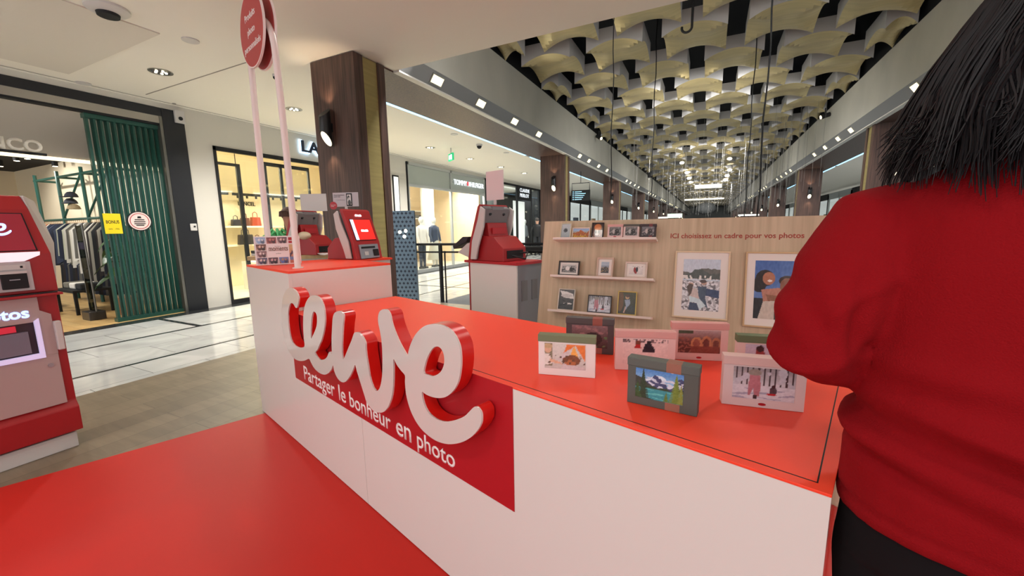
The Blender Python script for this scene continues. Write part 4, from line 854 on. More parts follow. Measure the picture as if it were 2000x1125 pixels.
p = cw(-.86,.46,1.135); t = thing('green_plant',p,0,'small bright green plant behind the moments display','plant')
gl = mat('bright_green_leaf',(84,190,120),.6); MB().lathe([(.03,0),(.045,.13),(.0,.13)],12).build('pot',LGREY,t)
for k in range(14):
    a=k*2.4; MB().tube([(0,0,.13),(.05*math.cos(a),.05*math.sin(a),.19+.02*(k%3)),(.12*math.cos(a),.12*math.sin(a),.17)],[.004,.014,.003],5).build('leaf',gl,t)
p = cw(-.93,.30,1.135); t = thing('tape_dispenser',p,CRZ,'small black and white device at the left end of the bamboo counter','device'); MB().box((-.07,-.03,0),(.07,.03,.02)).build('base',LGREY,t,bevel=.005); MB().box((-.07,-.03,.02),(.05,.03,.045)).build('lid',BLACK,t,bevel=.005)
t = thing('paper_roll_stack',cw(-.46,.70,1.135),CRZ,'small pile of white paper slips on the bamboo counter','paper'); 
for q in range(4): MB().box((-.06,-.03,q*.004),(.06,.03,q*.004+.003),M=Matrix.Rotation(q*.2,4,'Z')).build('paper_slip',WWHITE,t)
# ------------------------------------------------------------------ large photo kiosk at the left
t = thing('photo_kiosk',(-3.55,.13,0),R(90),'large red and white self-service photo kiosk at the left edge of the picture','photo kiosk')
KG = mat('kiosk_grey_door',(176,156,152),.35)
MB().box((.0,.03,.003),(.785,.44,.10)).build('foot',LGREY,t,bevel=.004)
MB().prism([(.0,.115),(-.0,.27),(.03,.31),(.03,1.0),(.42,1.0),(.42,.115)],.0,.81,'x').build('lower_body',REDSHELL,t,bevel=.006)
dp = [(0,.305),(.765,.305),(.72,.72),(.775,.86),(.74,.99),(0,.99)]
dp = [(0,.31),(.768,.31),(.768,.86),(.725,.905),(.715,.985),(0,.985)]
MB().box((0,.008,.31),(.765,.03,.63)).build('door_panel',KG,t,bevel=.003)
MB().box((.70,.008,.63),(.765,.03,.84)).build('door_panel',KG,t); MB().prism([(0,.84),(.765,.84),(.765,.875),(.722,.905),(.722,.985),(0,.985)],.008,.03,'y').build('door_panel',KG,t)
MB().box((0,.0285,.63),(.70,.0298,.84)).build('opening_back',mat('dark_recess',(60,40,46),.5),t)
tr = MB(); tr.prism([(.0,.63),(.71,.62),(.71,.86),(.69,.845),(.69,.65),(.0,.65)],-.006,.012,'y'); tr.build('lit_tray_rim',mat('lilac_lit_plastic',(205,195,232),.3,emit=.5),t)
MB().box((0,.0,.66),(.66,.026,.79)).build('delivery_tray',mat('tray_grey',(120,116,130),.4),t); MB().box((0,.012,.795),(.62,.027,.83)).build('red_slot',mat('red_slot_glow',(200,40,60),.4,emit=.4),t)
MB().box((.765,-.015,.65),(.795,.02,.83)).build('door_handle',LGREY,t,bevel=.006)
MB().cyl((0,0),.012,0,.008,16,M=T(.725,.008,.565)@RXX).build('lock',SILVER,t)
MB().prism([(-.03,.99),(-.03,1.005),(.42,1.005),(.42,.99)],.0,.822,'x').build('shelf_ledge',REDSHELL,t,bevel=.003); MB().box((0,-.028,1.005),(.80,.02,1.011)).build('shelf_strip',BLACKM,t)
MB().rings([[(-.0,.0+dy,z) if q<0 else (xr,.0+dy,z) for q in (-1,)] for dy,z,xr in ((0,1,1),)],caps=False) if False else None
ub = MB(); 
def quadring(z,y0,xr): return [(0,y0,z),(xr,y0,z),(xr+.0,.40,z),(0,.40,z)]
ub.rings([quadring(1.011,.02,.818),quadring(1.24,.02,.815),quadring(1.50,.08,.775),quadring(1.58,.14,.765)]); ub.build('upper_body',REDSHELL,t,bevel=.005)
ub2 = MB(); ub2.rings([[(.765,.10,1.585),(.84,.22,1.56),(.84,.3,1.56),(.765,.3,1.585)],[(.80,.06,1.3),(.87,.14,1.3),(.87,.3,1.3),(.80,.3,1.3)],[(.80,.05,1.05),(.85,.14,1.05),(.85,.3,1.05),(.80,.3,1.05)]]).build('side_wing',LGREY,t,bevel=.01)
SK = T(0,.02,1.24)@Matrix.Rotation(-math.atan2(.06,.26),4,'X')
MB().prism([(0,.018),(.765,.018),(.742,.242),(0,.242)],-.006,.002,'y',M=SK).build('screen_bezel',BLACKM,t); MB().prism([(0,.022),(.757,.022),(.736,.236),(0,.236)],-.010,-.006,'y',M=SK).build('screen',mat('kiosk_screen_glow',(140,40,52),.2,emit=.3),t)
logo_mesh('screen_logo',mat('blue_white_glow',(165,188,255),.5,emit=1.7),.002,t,SK@T(.548,-.012,.105)@UP,.17)
MB().prism([(0,1.20),(.70,1.20),(.765,1.232),(.768,1.252),(0,1.252)],.004,.02,'y').build('light_bar',mat('white_bar_glow',(235,230,238),.4,emit=.6),t)
MB().box((0,.006,1.03),(.722,.02,1.198)).build('payment_panel',mat('payment_grey',(186,180,180),.4,.2),t,bevel=.002)
MB().box((0,.003,1.155),(.70,.007,1.182)).build('slot_strip',LGREY,t); MB().box((.68,.001,1.163),(.69,.004,1.175)).build('slot_button',BLACKM,t)
MB().box((.60,-.004,1.045),(.70,.007,1.145)).build('card_reader',BLACKM,t,bevel=.003); MB().box((.60,-.006,1.132),(.70,-.003,1.146)).build('reader_plate',LGREY,t); MB().box((.63,-.007,1.095),(.67,-.003,1.1)).build('reader_slot',SILVER,t)
MB().box((.50,.002,1.05),(.585,.007,1.115)).build('red_label',REDPANEL,t); text('lettering','Paiement\npar carte',.07,WWHITE,t,T(.508,.0015,1.09)@UP,.0005)
text('door_lettering','photos',.235,mat('blue_white_glow',(180,200,255)),t,T(.445,.0075,.873)@UP,.003,bold=.03)
# ------------------------------------------------------------------ wooden display board
BO = Vector((-.978,2.194,0)); MBd = frame_mat(BO,(1,0,0),(0,.9766,-.2149),(0,.2149,.9766))
bt = thing('display_board',(0,0,0),0,'leaning pale oak display board with shelves of photo frames behind the counter','display board'); bt.matrix_world = MBd
MB().box((0,0,0.012),(2.1,.03,1.42)).build('board_panel',OAK,bt)
MB().box((.02,.03,.10),(.06,.06,1.38)).build('rear_batten',OAK,bt); MB().box((2.04,.03,.10),(2.08,.06,1.38)).build('rear_batten',OAK,bt)
text('board_lettering','ICI choisissez un cadre pour vos photos',.632,mat('board_red_print',(170,62,50),.5),bt,T(.782,0,1.307)@UP,.001,bold=.012)
SHW = mat('white_shelf',(228,208,198),.4)
for z in (1.296,1.062,.846): MB().box((.100,-.095,z-.014),(.714,-.0005,z)).build('shelf',SHW,bt,bevel=.001)
def pframe(s,t_,w_,h_,rot,fc,fn,shapes,label,border=.008,matw=0,off=.05,mono=False,nx=40,tilt=4):
    o = thing('framed_picture',(0,0,0),0,label,'picture','small framed pictures on the board shelves' if off>.02 else None)
    o.matrix_world = MBd @ T(s,-off,t_+.0005) @ Matrix.Rotation(R(rot),4,'Z') @ Matrix.Rotation(R(-tilt if off>.02 else 0),4,'X')
    if off <= .02: o.matrix_world = MBd @ T(s,-off,t_)
    fm = mat('frame_'+fn,fc,.4); d = .012
    b = MB(); B = border
    for a,c in (((0,0,0),(w_,d,B)),((0,0,h_-B),(w_,d,h_)),((0,0,B),(B,d,h_-B)),((w_-B,0,B),(w_,d,h_-B))): b.box(a,c)
    b.build('frame',fm,o,bevel=.001); MB().box((B*.5,d*.6,B*.5),(w_-B*.5,d,h_-B*.5)).build('mount',mat('mount_white',(236,224,216),.6),o)
    m_ = B+matw; picture('photo',w_-2*m_,h_-2*m_,shapes,o,T(m_,d*.6-.0006,m_),nx=nx,mono=mono)
    MB().box((w_*.4,d,.01),(w_*.6,d+.003,h_*.7)).build('back_stay',BLACKM,o)
    return o
S = (196,204,214)
pframe(.128,1.296,.072,.100,-6,(206,194,168),'champagne',[('grad',(150,160,165),(196,206,210)),('ell',(90,96,100),.45,.55,.22,.15),('poly',(60,66,72),[(.3,.5),(.65,.45),(.7,.6),(.4,.65)])],'small upright frame with a pale grey-blue picture, first on the top shelf',.005,nx=20,tilt=5)
pframe(.207,1.296,.113,.070,0,(226,206,190),'pale_wood',[('grad',(196,150,60),(150,180,214),.3,.8),('hill',(176,96,52),.62,.3,3,0),('hill',(206,160,60),.4,.3,5,0),('nz',(120,70,40),14,10,.15,.1,.6)],'small wide frame with an orange autumn hill picture on the top shelf',.005,nx=30)
pframe(.330,1.296,.074,.101,4,(36,28,26),'black',[('grad',(120,70,50),(60,36,30)),('ell',(206,120,60),.5,.75,.35,.25),('ell',(236,230,220),.45,.35,.2,.2),('ell',(40,36,36),.62,.45,.12,.14),('ell',(40,36,36),.3,.42,.1,.12),('nz',(220,210,200),6,6,.3,0,.3)],'small upright black frame with a picture of dogs on the top shelf',.007,nx=24)
def boxframe(M, w_, h_, d_, body, bn, lid, ln, shapes, label, stripe=None, mono=False, nx=44, grp=None, mark=True, ins=(.13,.87,.17), cat='photo box'):
    o = thing('photo_gift_box',(0,0,0),0,label,cat,grp); o.matrix_world = M
    bmt = mat('box_'+bn,body,.55); lm_ = mat('box_'+ln,lid,.55); lh = h_*.17
    MB().box((.0015,.0015,0),(w_-.0015,d_-.0015,h_-lh)).build('box_body',bmt,o,bevel=.0012); MB().box((0,0,h_-lh),(w_,d_,h_)).build('lid',lm_,o,bevel=.0012)
    if stripe:
        sm_ = mat('stripe_'+stripe[1],stripe[0],.6); MB().box((w_*.56,-.0004,h_-lh),(w_*.76,d_+.0004,h_+.0005)).build('lid_band',sm_,o); MB().box((w_*.56,.0010,0.0005),(w_*.76,d_-.001,h_-lh)).build('body_band',sm_,o)
    picture('photo',w_*(ins[1]-ins[0]),h_*(.80-ins[2]),shapes,o,T(w_*ins[0],.0005,h_*ins[2]),nx=nx,mono=mono)
    if mark: MB().rings([[(w_*.5+.009*math.cos(a)*(1 if 1 else 0),.0005,h_*.075+.0035*math.sin(a)) for a in [2*math.pi*q/16 for q in range(16)]],[(w_*.5+.009*math.cos(a),.0016,h_*.075+.0035*math.sin(a)) for a in [2*math.pi*q/16 for q in range(16)]]]).build('red_mark',REDPANEL,o)
    return o
PK = ((214,156,148),'pink'); PKB = ((226,188,180),'pale_pink')
for k,(s0,c,cn_,l,ln,lab) in enumerate(((.434,(226,190,186),'pale_pink',(216,160,154),'pink','small pale pink photo box on the top shelf'),(.527,(222,196,190),'rose_white',(84,80,72),'dark_olive','small photo box with dark green lid on the top shelf'),(.620,(56,44,46),'dark_brown',(60,48,50),'dark_brown_lid','small dark photo box at the right end of the top shelf'))):
    boxframe(MBd@T(s0,-.075,1.296)@Matrix.Rotation(R(k),4,'Z'),.091,.080,.025,c,cn_,l,ln,[('grad',(50,46,50),(120,116,120)),('ell',(190,180,175),.4,.5,.12,.3),('ell',(30,28,30),.65,.45,.2,.3),('nz',(150,140,140),6,6,.2,0,1)],lab,None if k<2 else ((120,60,62),'wine'),mono=k<2,nx=20,mark=k==0)
pframe(.134,1.062,.136,.094,1,(40,30,30),'black',[('grad',(130,130,130),(200,200,200)),('nz',(60,60,60),7,7,.05,.1,.8),('ell',(230,230,230),.4,.5,.15,.25),('ell',(50,50,50),.65,.4,.12,.25)],'wide black frame with a black and white picture on the middle shelf',.009,.012,mono=True)
pframe(.377,1.062,.100,.120,-2,(206,176,156),'pale_oak',[('grad',(110,100,90),(176,186,200),.3,.7),('hill',(70,72,74),.5,.15,3,0),('nz',(196,160,110),5,14,.2,.1,.45),('box',(120,140,160),0,.6,1,.66)],'upright pale wooden frame with a seascape on the middle shelf',.010,.016)
pframe(.547,1.062,.124,.098,3,(214,190,176),'light_beige',[('grad',(214,200,196),(236,226,222)),('ell',(150,40,40),.4,.55,.09,.32),('ell',(50,50,60),.56,.6,.09,.3),('ell',(150,40,40),.48,.22,.09,.14),('nz',(150,130,125),9,20,.3,.8,1)],'wide beige frame with two people in the snow on the middle shelf',.010,.014)
pframe(.146,.846,.110,.134,-6,(216,204,190),'champagne_pale',[('grad',(40,44,48),(90,96,100)),('poly',(226,226,224),[(0,.95),(.3,.6),(1,.55),(.9,.8),(.5,.9)]),('ell',(200,200,200),.5,.7,.4,.08),('ell',(230,230,225),.6,.3,.3,.035),('nz',(30,32,36),3,10,.2,0,.5)],'upright thin pale frame with a stormy monochrome sea on the bottom shelf',.005,mono=True)
WOODS = [('grad',(206,206,212),(150,146,150),.5,1)]+[('box',(60,50,54),.04+.09*i,.45,.065+.09*i,1) for i in range(11)]+[('nz',(196,196,206),7,4,.2,.4,1),('box',(216,214,222),0,0,1,.42),('nz',(170,170,190),3,14,.15,0,.4)]
SLED = WOODS+[('poly',(186,120,130),[(.27,.85),(.43,.85),(.46,.4),(.44,.1),(.36,.1),(.34,.35),(.29,.12),(.25,.12),(.26,.45)]),('ell',(150,140,130),.35,.85,.11,.1),('box',(60,44,48),.34,.02,.41,.14),('ell',(74,66,74),.66,.30,.06,.13),('ell',(60,40,44),.66,.44,.035,.05),('ell',(190,40,50),.64,.19,.08,.035)]
pframe(.338,.846,.142,.106,3,(34,30,34),'black',SLED,'wide black frame with a snowy walk and sledge on the bottom shelf',.005)
pframe(.516,.846,.108,.140,5,(206,178,96),'gold',[('grad',(54,52,40),(76,78,56)),('ell',(110,80,50),.1,.6,.2,.5),('ell',(196,160,120),.5,.78,.12,.1),('ell',(90,70,60),.52,.84,.13,.07),('poly',(150,162,180),[(.35,.65),(.65,.68),(.7,.5),(.6,.35),(.45,.2),(.35,.1),(.45,.35)]),('poly',(196,160,140),[(.45,.3),(.38,.05),(.3,.05),(.4,.35)]),('ell',(60,64,60),.75,.25,.25,.15)],'upright gold frame with a picture of a seated child on the bottom shelf',.006)
# the two large wall frames on the board
COUPLE = [('grad',(214,210,214),(196,204,218)),('hill',(96,92,84),.80,.10,2,.5),('hill',(72,76,70),.74,.10,3,.55),('box',(190,186,190),0,0,1,.6),('nz',(110,104,108),10,16,.05,0,.6),('nz',(230,226,230),14,22,.12,0,.62),('box',(196,206,216),.0,.58,1,.61),('nz',(226,220,214),14,10,.15,.6,.68),
 ('poly',(44,58,96),[(.5,.45),(1,.40),(1,.25),(.6,.3)]),('poly',(206,186,180),[(.18,.45),(.4,.42),(.5,.25),(.2,.15)]),('ell',(196,160,140),.24,.50,.07,.04),('poly',(84,60,48),[(.12,.46),(.2,.52),(.3,.5),(.26,.33),(.2,.27)]),('poly',(60,74,96),[(.42,.47),(.66,.46),(.64,.24),(.72,.05),(.55,.12),(.45,.3)]),('ell',(190,150,130),.58,.54,.08,.04),('ell',(70,50,44),.56,.57,.09,.035),('poly',(206,222,228),[(.2,.28),(.5,.22),(.66,.1),(.5,.02),(.4,.15),(.22,.16)]),('poly',(46,60,90),[(.22,.15),(.42,.14),(.5,0),(.2,0)])]
SELFIE = [('grad',(110,140,190),(70,104,170)),('poly',(70,96,60),[(.85,1),(1,1),(1,.7),(.8,.78)]),('nz',(60,84,54),8,8,.1,.7,1) if False else ('ell',(70,90,56),.98,.85,.14,.12),('box',(40,40,44),0,0,.4,.35),('ell',(42,32,30),.22,.70,.20,.14),('ell',(42,32,30),.10,.58,.15,.13),('ell',(178,116,88),.30,.695,.13,.11),('ell',(240,225,215),.32,.655,.05,.02),('poly',(190,130,110),[(.15,.5),(.6,.55),(.9,.4),(.7,.3),(.2,.3)]),('ell',(60,42,34),.68,.66,.17,.09),('ell',(140,92,70),.68,.58,.145,.13),('ell',(240,230,225),.67,.525,.06,.018),('poly',(150,100,76),[(.25,.42),(.95,.38),(.95,.28),(.3,.3)]),('poly',(206,190,176),[(.2,.3),(.5,.32),(.55,0),(.1,0)]),('poly',(220,205,190),[(.55,.28),(1,.28),(1,0),(.6,0)]),('poly',(70,62,56),[(.45,.3),(.58,.3),(.56,0),(.44,.0)])]
pframe(.816,.858,.275,.373,0,(222,196,160),'pale_maple',COUPLE,'large pale frame with a couple on a rocky beach',.008,.037,off=.018,nx=90)
pframe(1.162,.838,.30,.393,0,(206,172,128),'light_oak',SELFIE,'large pale frame with a laughing couple under blue sky',.008,.037,off=.018,nx=90)
# ------------------------------------------------------------------ photo boxes on the counter
def onbox(xy, ang): return T(xy[0],xy[1],HL+.0005) @ Matrix.Rotation(R(ang),4,'Z')
GR = 'photo boxes on the red counter'
TENT = [('grad',(196,186,180),(216,208,200)),('box',(130,120,96),.0,.1,.2,1),('poly',(226,120,50),[(.55,1),(.98,1),(1,.3),(.75,.95),(.45,.55)]),('poly',(240,170,80),[(.72,.95),(.85,.4),(.62,.5)]),('poly',(206,190,190),[(.45,.62),(.72,.9),(.5,.4),(.3,.35)]),('ell',(120,70,40),.68,.36,.19,.22),('ell',(170,100,56),.62,.26,.14,.12),('ell',(110,66,40),.52,.38,.07,.09),('ell',(214,170,140),.08,.75,.09,.14),('ell',(190,160,120),.08,.88,.12,.1),('poly',(226,214,206),[(0,.6),(.14,.55),(.2,.2),(0,.1)]),('poly',(220,170,140),[(.12,.4),(.42,.25),(.45,.17),(.14,.25)]),('poly',(206,190,190),[(.45,.2),(1,.1),(1,0),(.4,0)]),('nz',(90,60,40),12,12,.3,.2,.55)]
boxframe(onbox((-.474,1.146),11.4),.183,.133,.033,(232,220,216),'white',(112,120,88),'olive',TENT,'white photo box with olive lid and a cat in a tent, on the red counter',grp=GR,ins=(.12,.83,.18),mark=False)
DARKP = [('grad',(60,44,44),(130,100,104)),('nz',(150,110,112),5,5,.1,.3,1),('nz',(90,120,80),8,6,.3,0,.5),('ell',(40,30,32),.6,.4,.25,.3)]
a=R(9); boxframe(onbox((-.292-.178*math.cos(a),1.436-.178*math.sin(a)),9),.178,.134,.033,(74,64,66),'charcoal_brown',(78,72,72),'charcoal_lid',DARKP,'dark charcoal photo box with a terracotta band, behind the cat box',((150,84,72),'terracotta'),grp=GR,mark=False)
SNOW = [('grad',(226,190,186),(232,200,196)),('nz',(110,90,92),22,7,.0,.86,1),('poly',(180,40,40),[(.26,.62),(.3,.85),(.38,.86),(.42,.62)]),('ell',(120,60,44),.34,.86,.06,.09),('poly',(34,34,44),[(.44,.5),(.5,.84),(.62,.86),(.72,.6),(.72,.5)]),('ell',(40,36,40),.58,.9,.04,.06),('box',(200,170,168),.3,.0,.7,.3)]
boxframe(onbox((-.258,1.287),16),.191,.133,.033,PKB[0],'pale_pink',PK[0],'pink',SNOW,'pink photo box with two people in snow, behind the mountain lake box',grp=GR)
FUR = [('grad',(90,50,46),(176,150,150),.4,.95),('nz',(150,100,88),14,10,.05,0,.7),('box',(70,80,60),0,.86,.35,1),('ell',(196,140,100),.44,.42,.13,.3),('ell',(150,90,76),.44,.42,.085,.2),('ell',(186,130,96),.67,.45,.12,.32),('ell',(110,60,56),.67,.45,.08,.2),('ell',(176,120,90),.90,.4,.11,.32),('ell',(120,70,62),.9,.4,.075,.2),('poly',(130,70,60),[(.3,.3),(1,.3),(1,0),(.3,0)])]
boxframe(onbox((-.098,1.47),16),.187,.134,.033,PKB[0],'pale_pink',PK[0],'pink',FUR,'pink photo box with three faces in fur hoods, under the left large frame',grp=GR,ins=(.12,.86,.2))
LAKE = [('grad',(160,196,220),(70,130,196),.5,1),('nz',(214,226,236),3,4,.1,.55,1),('hill',(60,72,110),.66,.45,3.2,.0),('nz',(200,206,220),9,12,.1,.42,.75),('poly',(56,66,60),[(0,.75),(.12,.7),(.3,.5),(.45,.42),(0,.35)]),('hill',(44,70,48),.44,.08,6,.0),('box',(50,140,150),0,0,1,.36),('nz',(90,180,180),3,14,.2,0,.34),('poly',(40,60,44),[(0,.3),(.25,.05),(.4,0),(0,0)]),('tree',(34,62,40),.17,.0,.12,1.05),('tree',(50,84,44),.05,0,.09,.6),('tree',(110,130,50),.86,.0,.14,1.0),('tree',(90,120,50),.66,.0,.06,.35),('tree',(130,140,60),.96,.0,.08,.7)]
boxframe(onbox((-.177,1.052),-6.8),.177,.127,.034,(84,88,82),'slate_green',(88,94,88),'slate_lid',LAKE,'slate green photo box with a turquoise mountain lake, nearest the counter front',((150,100,82),'brown_band'),grp=GR,ins=(.13,.80,.17),mark=False,nx=80)
boxframe(onbox((.053,1.141),7.9),.189,.134,.034,(224,206,204),'lilac_white',(222,190,184),'rose_lid',SLED,'white photo box with a snowy sledge walk, beside the person\'s elbow',grp=GR,nx=80,ins=(.13,.87,.17))
gp = WP(1441,654,2,HL+.135); boxframe(onbox((gp.x,gp.y),10),.183,.134,.033,(226,200,194),'rose_body',(100,116,84),'green_lid',[('grad',(206,190,200),(196,186,206)),('ell',(150,60,60),.3,.5,.1,.45),('ell',(60,40,44),.3,.85,.08,.12)],'photo box with a green lid half hidden behind the white sledge box',grp=GR,mark=False)
# ------------------------------------------------------------------ the person at the end of the counter
def joined(mb, name, m, parent, voxel=.012, smooth=6, post=None):
    me = bpy.data.meshes.new(name+'_raw'); me.from_pydata(mb.v,[],mb.f); bm = bmesh.new(); bm.from_mesh(me); bmesh.ops.recalc_face_normals(bm,faces=bm.faces); bm.to_mesh(me); bm.free()
    o = bpy.data.objects.new(name+'_raw',me); COL.objects.link(o)
    md = o.modifiers.new('r','REMESH'); md.mode = 'VOXEL'; md.voxel_size = voxel
    if smooth: ms = o.modifiers.new('s','SMOOTH'); ms.factor = .6; ms.iterations = smooth
    bpy.context.view_layer.update(); dg = bpy.context.evaluated_depsgraph_get(); nm = bpy.data.meshes.new_from_object(o.evaluated_get(dg))
    bpy.data.objects.remove(o); bpy.data.meshes.remove(me)
    if post:
        nm.update(); ns = [v.normal.copy() for v in nm.vertices]
        for v,n_ in zip(nm.vertices,ns): v.co = post(v.co.copy(),n_)
    nm.polygons.foreach_set('use_smooth',[True]*len(nm.polygons)); nm.materials.clear(); nm.materials.append(m); nm.name = name; nm.update()
    o = bpy.data.objects.new(name,nm); COL.objects.link(o); o.parent = parent; return o
PP = (.410,.866,0); pe = thing('person',PP,R(-20),'person seen from behind in a red sweatshirt and black trousers, leaning over the counter end','person')
def er(cx,cy,z,a,b,n=28,p=2.4):
    out = []
    for k in range(n):
        t_ = 2*math.pi*k/n; c,s = math.cos(t_),math.sin(t_)
        out.append((cx+a*math.copysign(abs(c)**(2/p),c),cy+b*math.copysign(abs(s)**(2/p),s),z))
    return out
SKINP = mat('warm_skin',(170,116,92),.5)
FLEECE = mat('red_fleece',(140,14,22),.95,bump=(420,.35),spec=.15)
# body: one continuous figure
bd = MB(); bd.rings([er(.03,0,.86,.16,.11),er(.03,0,1.0,.15,.1),er(.03,0,1.2,.16,.1),er(.03,0,1.34,.18,.09),er(.04,.0,1.42,.1,.07),er(.05,.01,1.47,.052,.055),er(.05,.03,1.54,.05,.055)])
HC = Vector((.045,.055,1.615))
bd.ell(tuple(HC),.078,.098,.118,n=20,k=14); bd.tube([(.045,.15,1.62),(.045,.168,1.595)],[.008,.014],8)
for s in (-1,1):
    bd.ell((HC.x+s*.078,HC.y-.0,1.61),.012,.022,.03,n=10,k=6)
    bd.tube([(.03+s*.08,0,.92),(.03+s*.095,.01,.5),(.03+s*.1,-.01,.1)],[.085,.055,.04],14); bd.tube([(.03+s*.1,-.03,.05),(.03+s*.1,.13,.03)],[.04,.03],10)
ARM = {-1:[(-.145,.0,1.365),(-.215,-.115,1.15),(-.15,.13,1.08),(-.12,.19,1.09)],1:[(.20,.0,1.365),(.29,-.06,1.13),(.17,.15,1.08),(.12,.2,1.09)]}
for s in (-1,1): bd.tube(ARM[s],[.05,.042,.028,.026],12)
def hand(mb, w_, f, side):
    w_ = Vector(w_); f = Vector(f).normalized(); r = f.cross(Vector((0,0,1))).normalized()*side; dn = Vector((0,0,-1))
    mb.tube([w_,w_+f*.04,w_+f*.085],[.024,.034,.03],10)
    for k,l in enumerate((.058,.07,.075,.065)):
        b = w_+f*.08+r*(k-1.5)*.018; mb.tube([b,b+f*l*.5+dn*.008,b+f*l*.85+dn*.03,b+f*l*.8+dn*.05],[.0095,.009,.0085,.0075],8)
    b = w_+f*.02-r*-.03*1; mb.tube([b,b+r*.03+f*.03,b+r*.03+f*.06+dn*.015],[.013,.011,.009],8)
hand(bd,ARM[-1][3],(.4,1,-.1),1); hand(bd,ARM[1][3],(-.3,1,-.1),-1)
joined(bd,'body',SKINP,pe,.0065,3)
# sweatshirt
sw = MB(); sw.rings([er(.03,0,.845,.196,.142),er(.03,0,.87,.200,.148),er(.03,0,.95,.202,.148),er(.03,0,1.05,.195,.14),er(.03,0,1.17,.197,.135),er(.03,0,1.28,.205,.128),er(.03,0,1.36,.203,.112),er(.035,.0,1.41,.16,.09),er(.045,.005,1.445,.10,.075),er(.05,.01,1.475,.072,.07)])
for s in (-1,1):
    A_ = [Vector(p) for p in ARM[s]]; mid = A_[0].lerp(A_[1],.5)
    sw.tube([A_[0]+Vector((-s*.03,0,-.02)),A_[0].lerp(A_[1],.12),mid+Vector((s*.004,-.012,0)),A_[0].lerp(A_[1],.85),A_[1]+Vector((0,0,-.004)),A_[1].lerp(A_[2],.3)+Vector((0,0,-.012)),A_[1].lerp(A_[2],.7),A_[2]],[.075,.080,.078,.074,.070,.066,.056,.042],18)
def folds(co, n_):
    x,y,z = co; d = 0
    if y < .06 and z < 1.2:
        for zc,sl,am,wd in ((1.075,-.16,.016,.017),(1.035,-.19,-.015,.014),(1.0,-.2,.014,.016),(.968,-.22,-.008,.012),(1.13,-.05,.006,.02)):
            u = (z-(zc+sl*(x+.15)))/wd; fade = min(1,max(0,(x+.2)/.06)); d += 1.5*am*math.exp(-u*u)*fade*(.7+.4*math.sin(x*18+zc*30))
    if z < .868: d += .003
    if .868 <= z < .877: d -= .004
    d += .006*noise.noise((x*7,y*7,z*5))+.0025*noise.noise((x*22,y*22,z*14))
    if x < -.19: d += .006*math.sin((z*1.0+x*.9)*60)*max(0,1-abs(z-1.2)/.12)
    if y < .05: d -= .016*math.exp(-((x+.150-.12*(z-1.2)**2)/.011)**2)*max(0,1-abs(z-1.18)/.13)
    if y < .02: d += .007*math.exp(-((z-1.235-.9*(x+.15))/.014)**2)*max(0,1-abs(x+.15)/.06)
    return co + n_*d
joined(sw,'sweatshirt',FLEECE,pe,.0075,5,folds)
# trousers
tr_ = MB(); tr_.rings([er(.03,0,.93,.18,.125),er(.03,0,.84,.19,.136),er(.03,0,.76,.185,.135)])
for s in (-1,1): tr_.tube([(.03+s*.09,0,.86),(.03+s*.1,.01,.72),(.03+s*.1,.012,.5),(.03+s*.1,0,.3),(.03+s*.1,-.01,.09)],[.1,.098,.078,.07,.066],18)
joined(tr_,'trousers',mat('black_cloth',(20,18,20),.9,spec=.2),pe,.011,5)
for s in (-1,1):
    MB().rings([er(.03+s*.1,.04,.0085,.045,.125),er(.03+s*.1,.04,.035,.048,.13),er(.03+s*.1,.03,.06,.042,.105),er(.03+s*.1,-.01,.09,.038,.06)]).build('shoe',BLACKM,pe,smooth=True)
# hair: dark mass plus loose wavy locks
HAIR = mat('black_hair',(18,16,19),.55,spec=.35)
hm = MB(); rr = []
for z,a,b,cy,cx in ((1.745,.02,.02,.04,.045),(1.735,.06,.06,.04,.045),(1.70,.09,.102,.035,.045),(1.65,.114,.118,.03,.044),(1.59,.136,.124,.022,.038),(1.53,.146,.124,.012,.034),(1.48,.148,.118,.0,.03),(1.44,.135,.10,-.012,.028),(1.435,.095,.08,-.015,.03)):
    ring = []
    for k in range(40):
        t_ = 2*math.pi*k/40; c,s = math.cos(t_),math.sin(t_); g = 1+.05*math.sin(k*1.9+z*9)+.03*math.sin(k*4.1+z*23)
        bb = b*(.62 if s > 0 and z < 1.66 else 1)
        ring.append((cx+a*g*c,cy+bb*g*s,z))
    rr.append(ring)
hm.rings(rr)
rh = random.Random(11)
PROF = ((1.745,.02,.02,.04),(1.70,.09,.102,.035),(1.65,.114,.118,.03),(1.59,.136,.124,.022),(1.53,.146,.124,.012),(1.48,.148,.118,0),(1.43,.15,.106,-.012),(1.3,.14,.10,-.018))
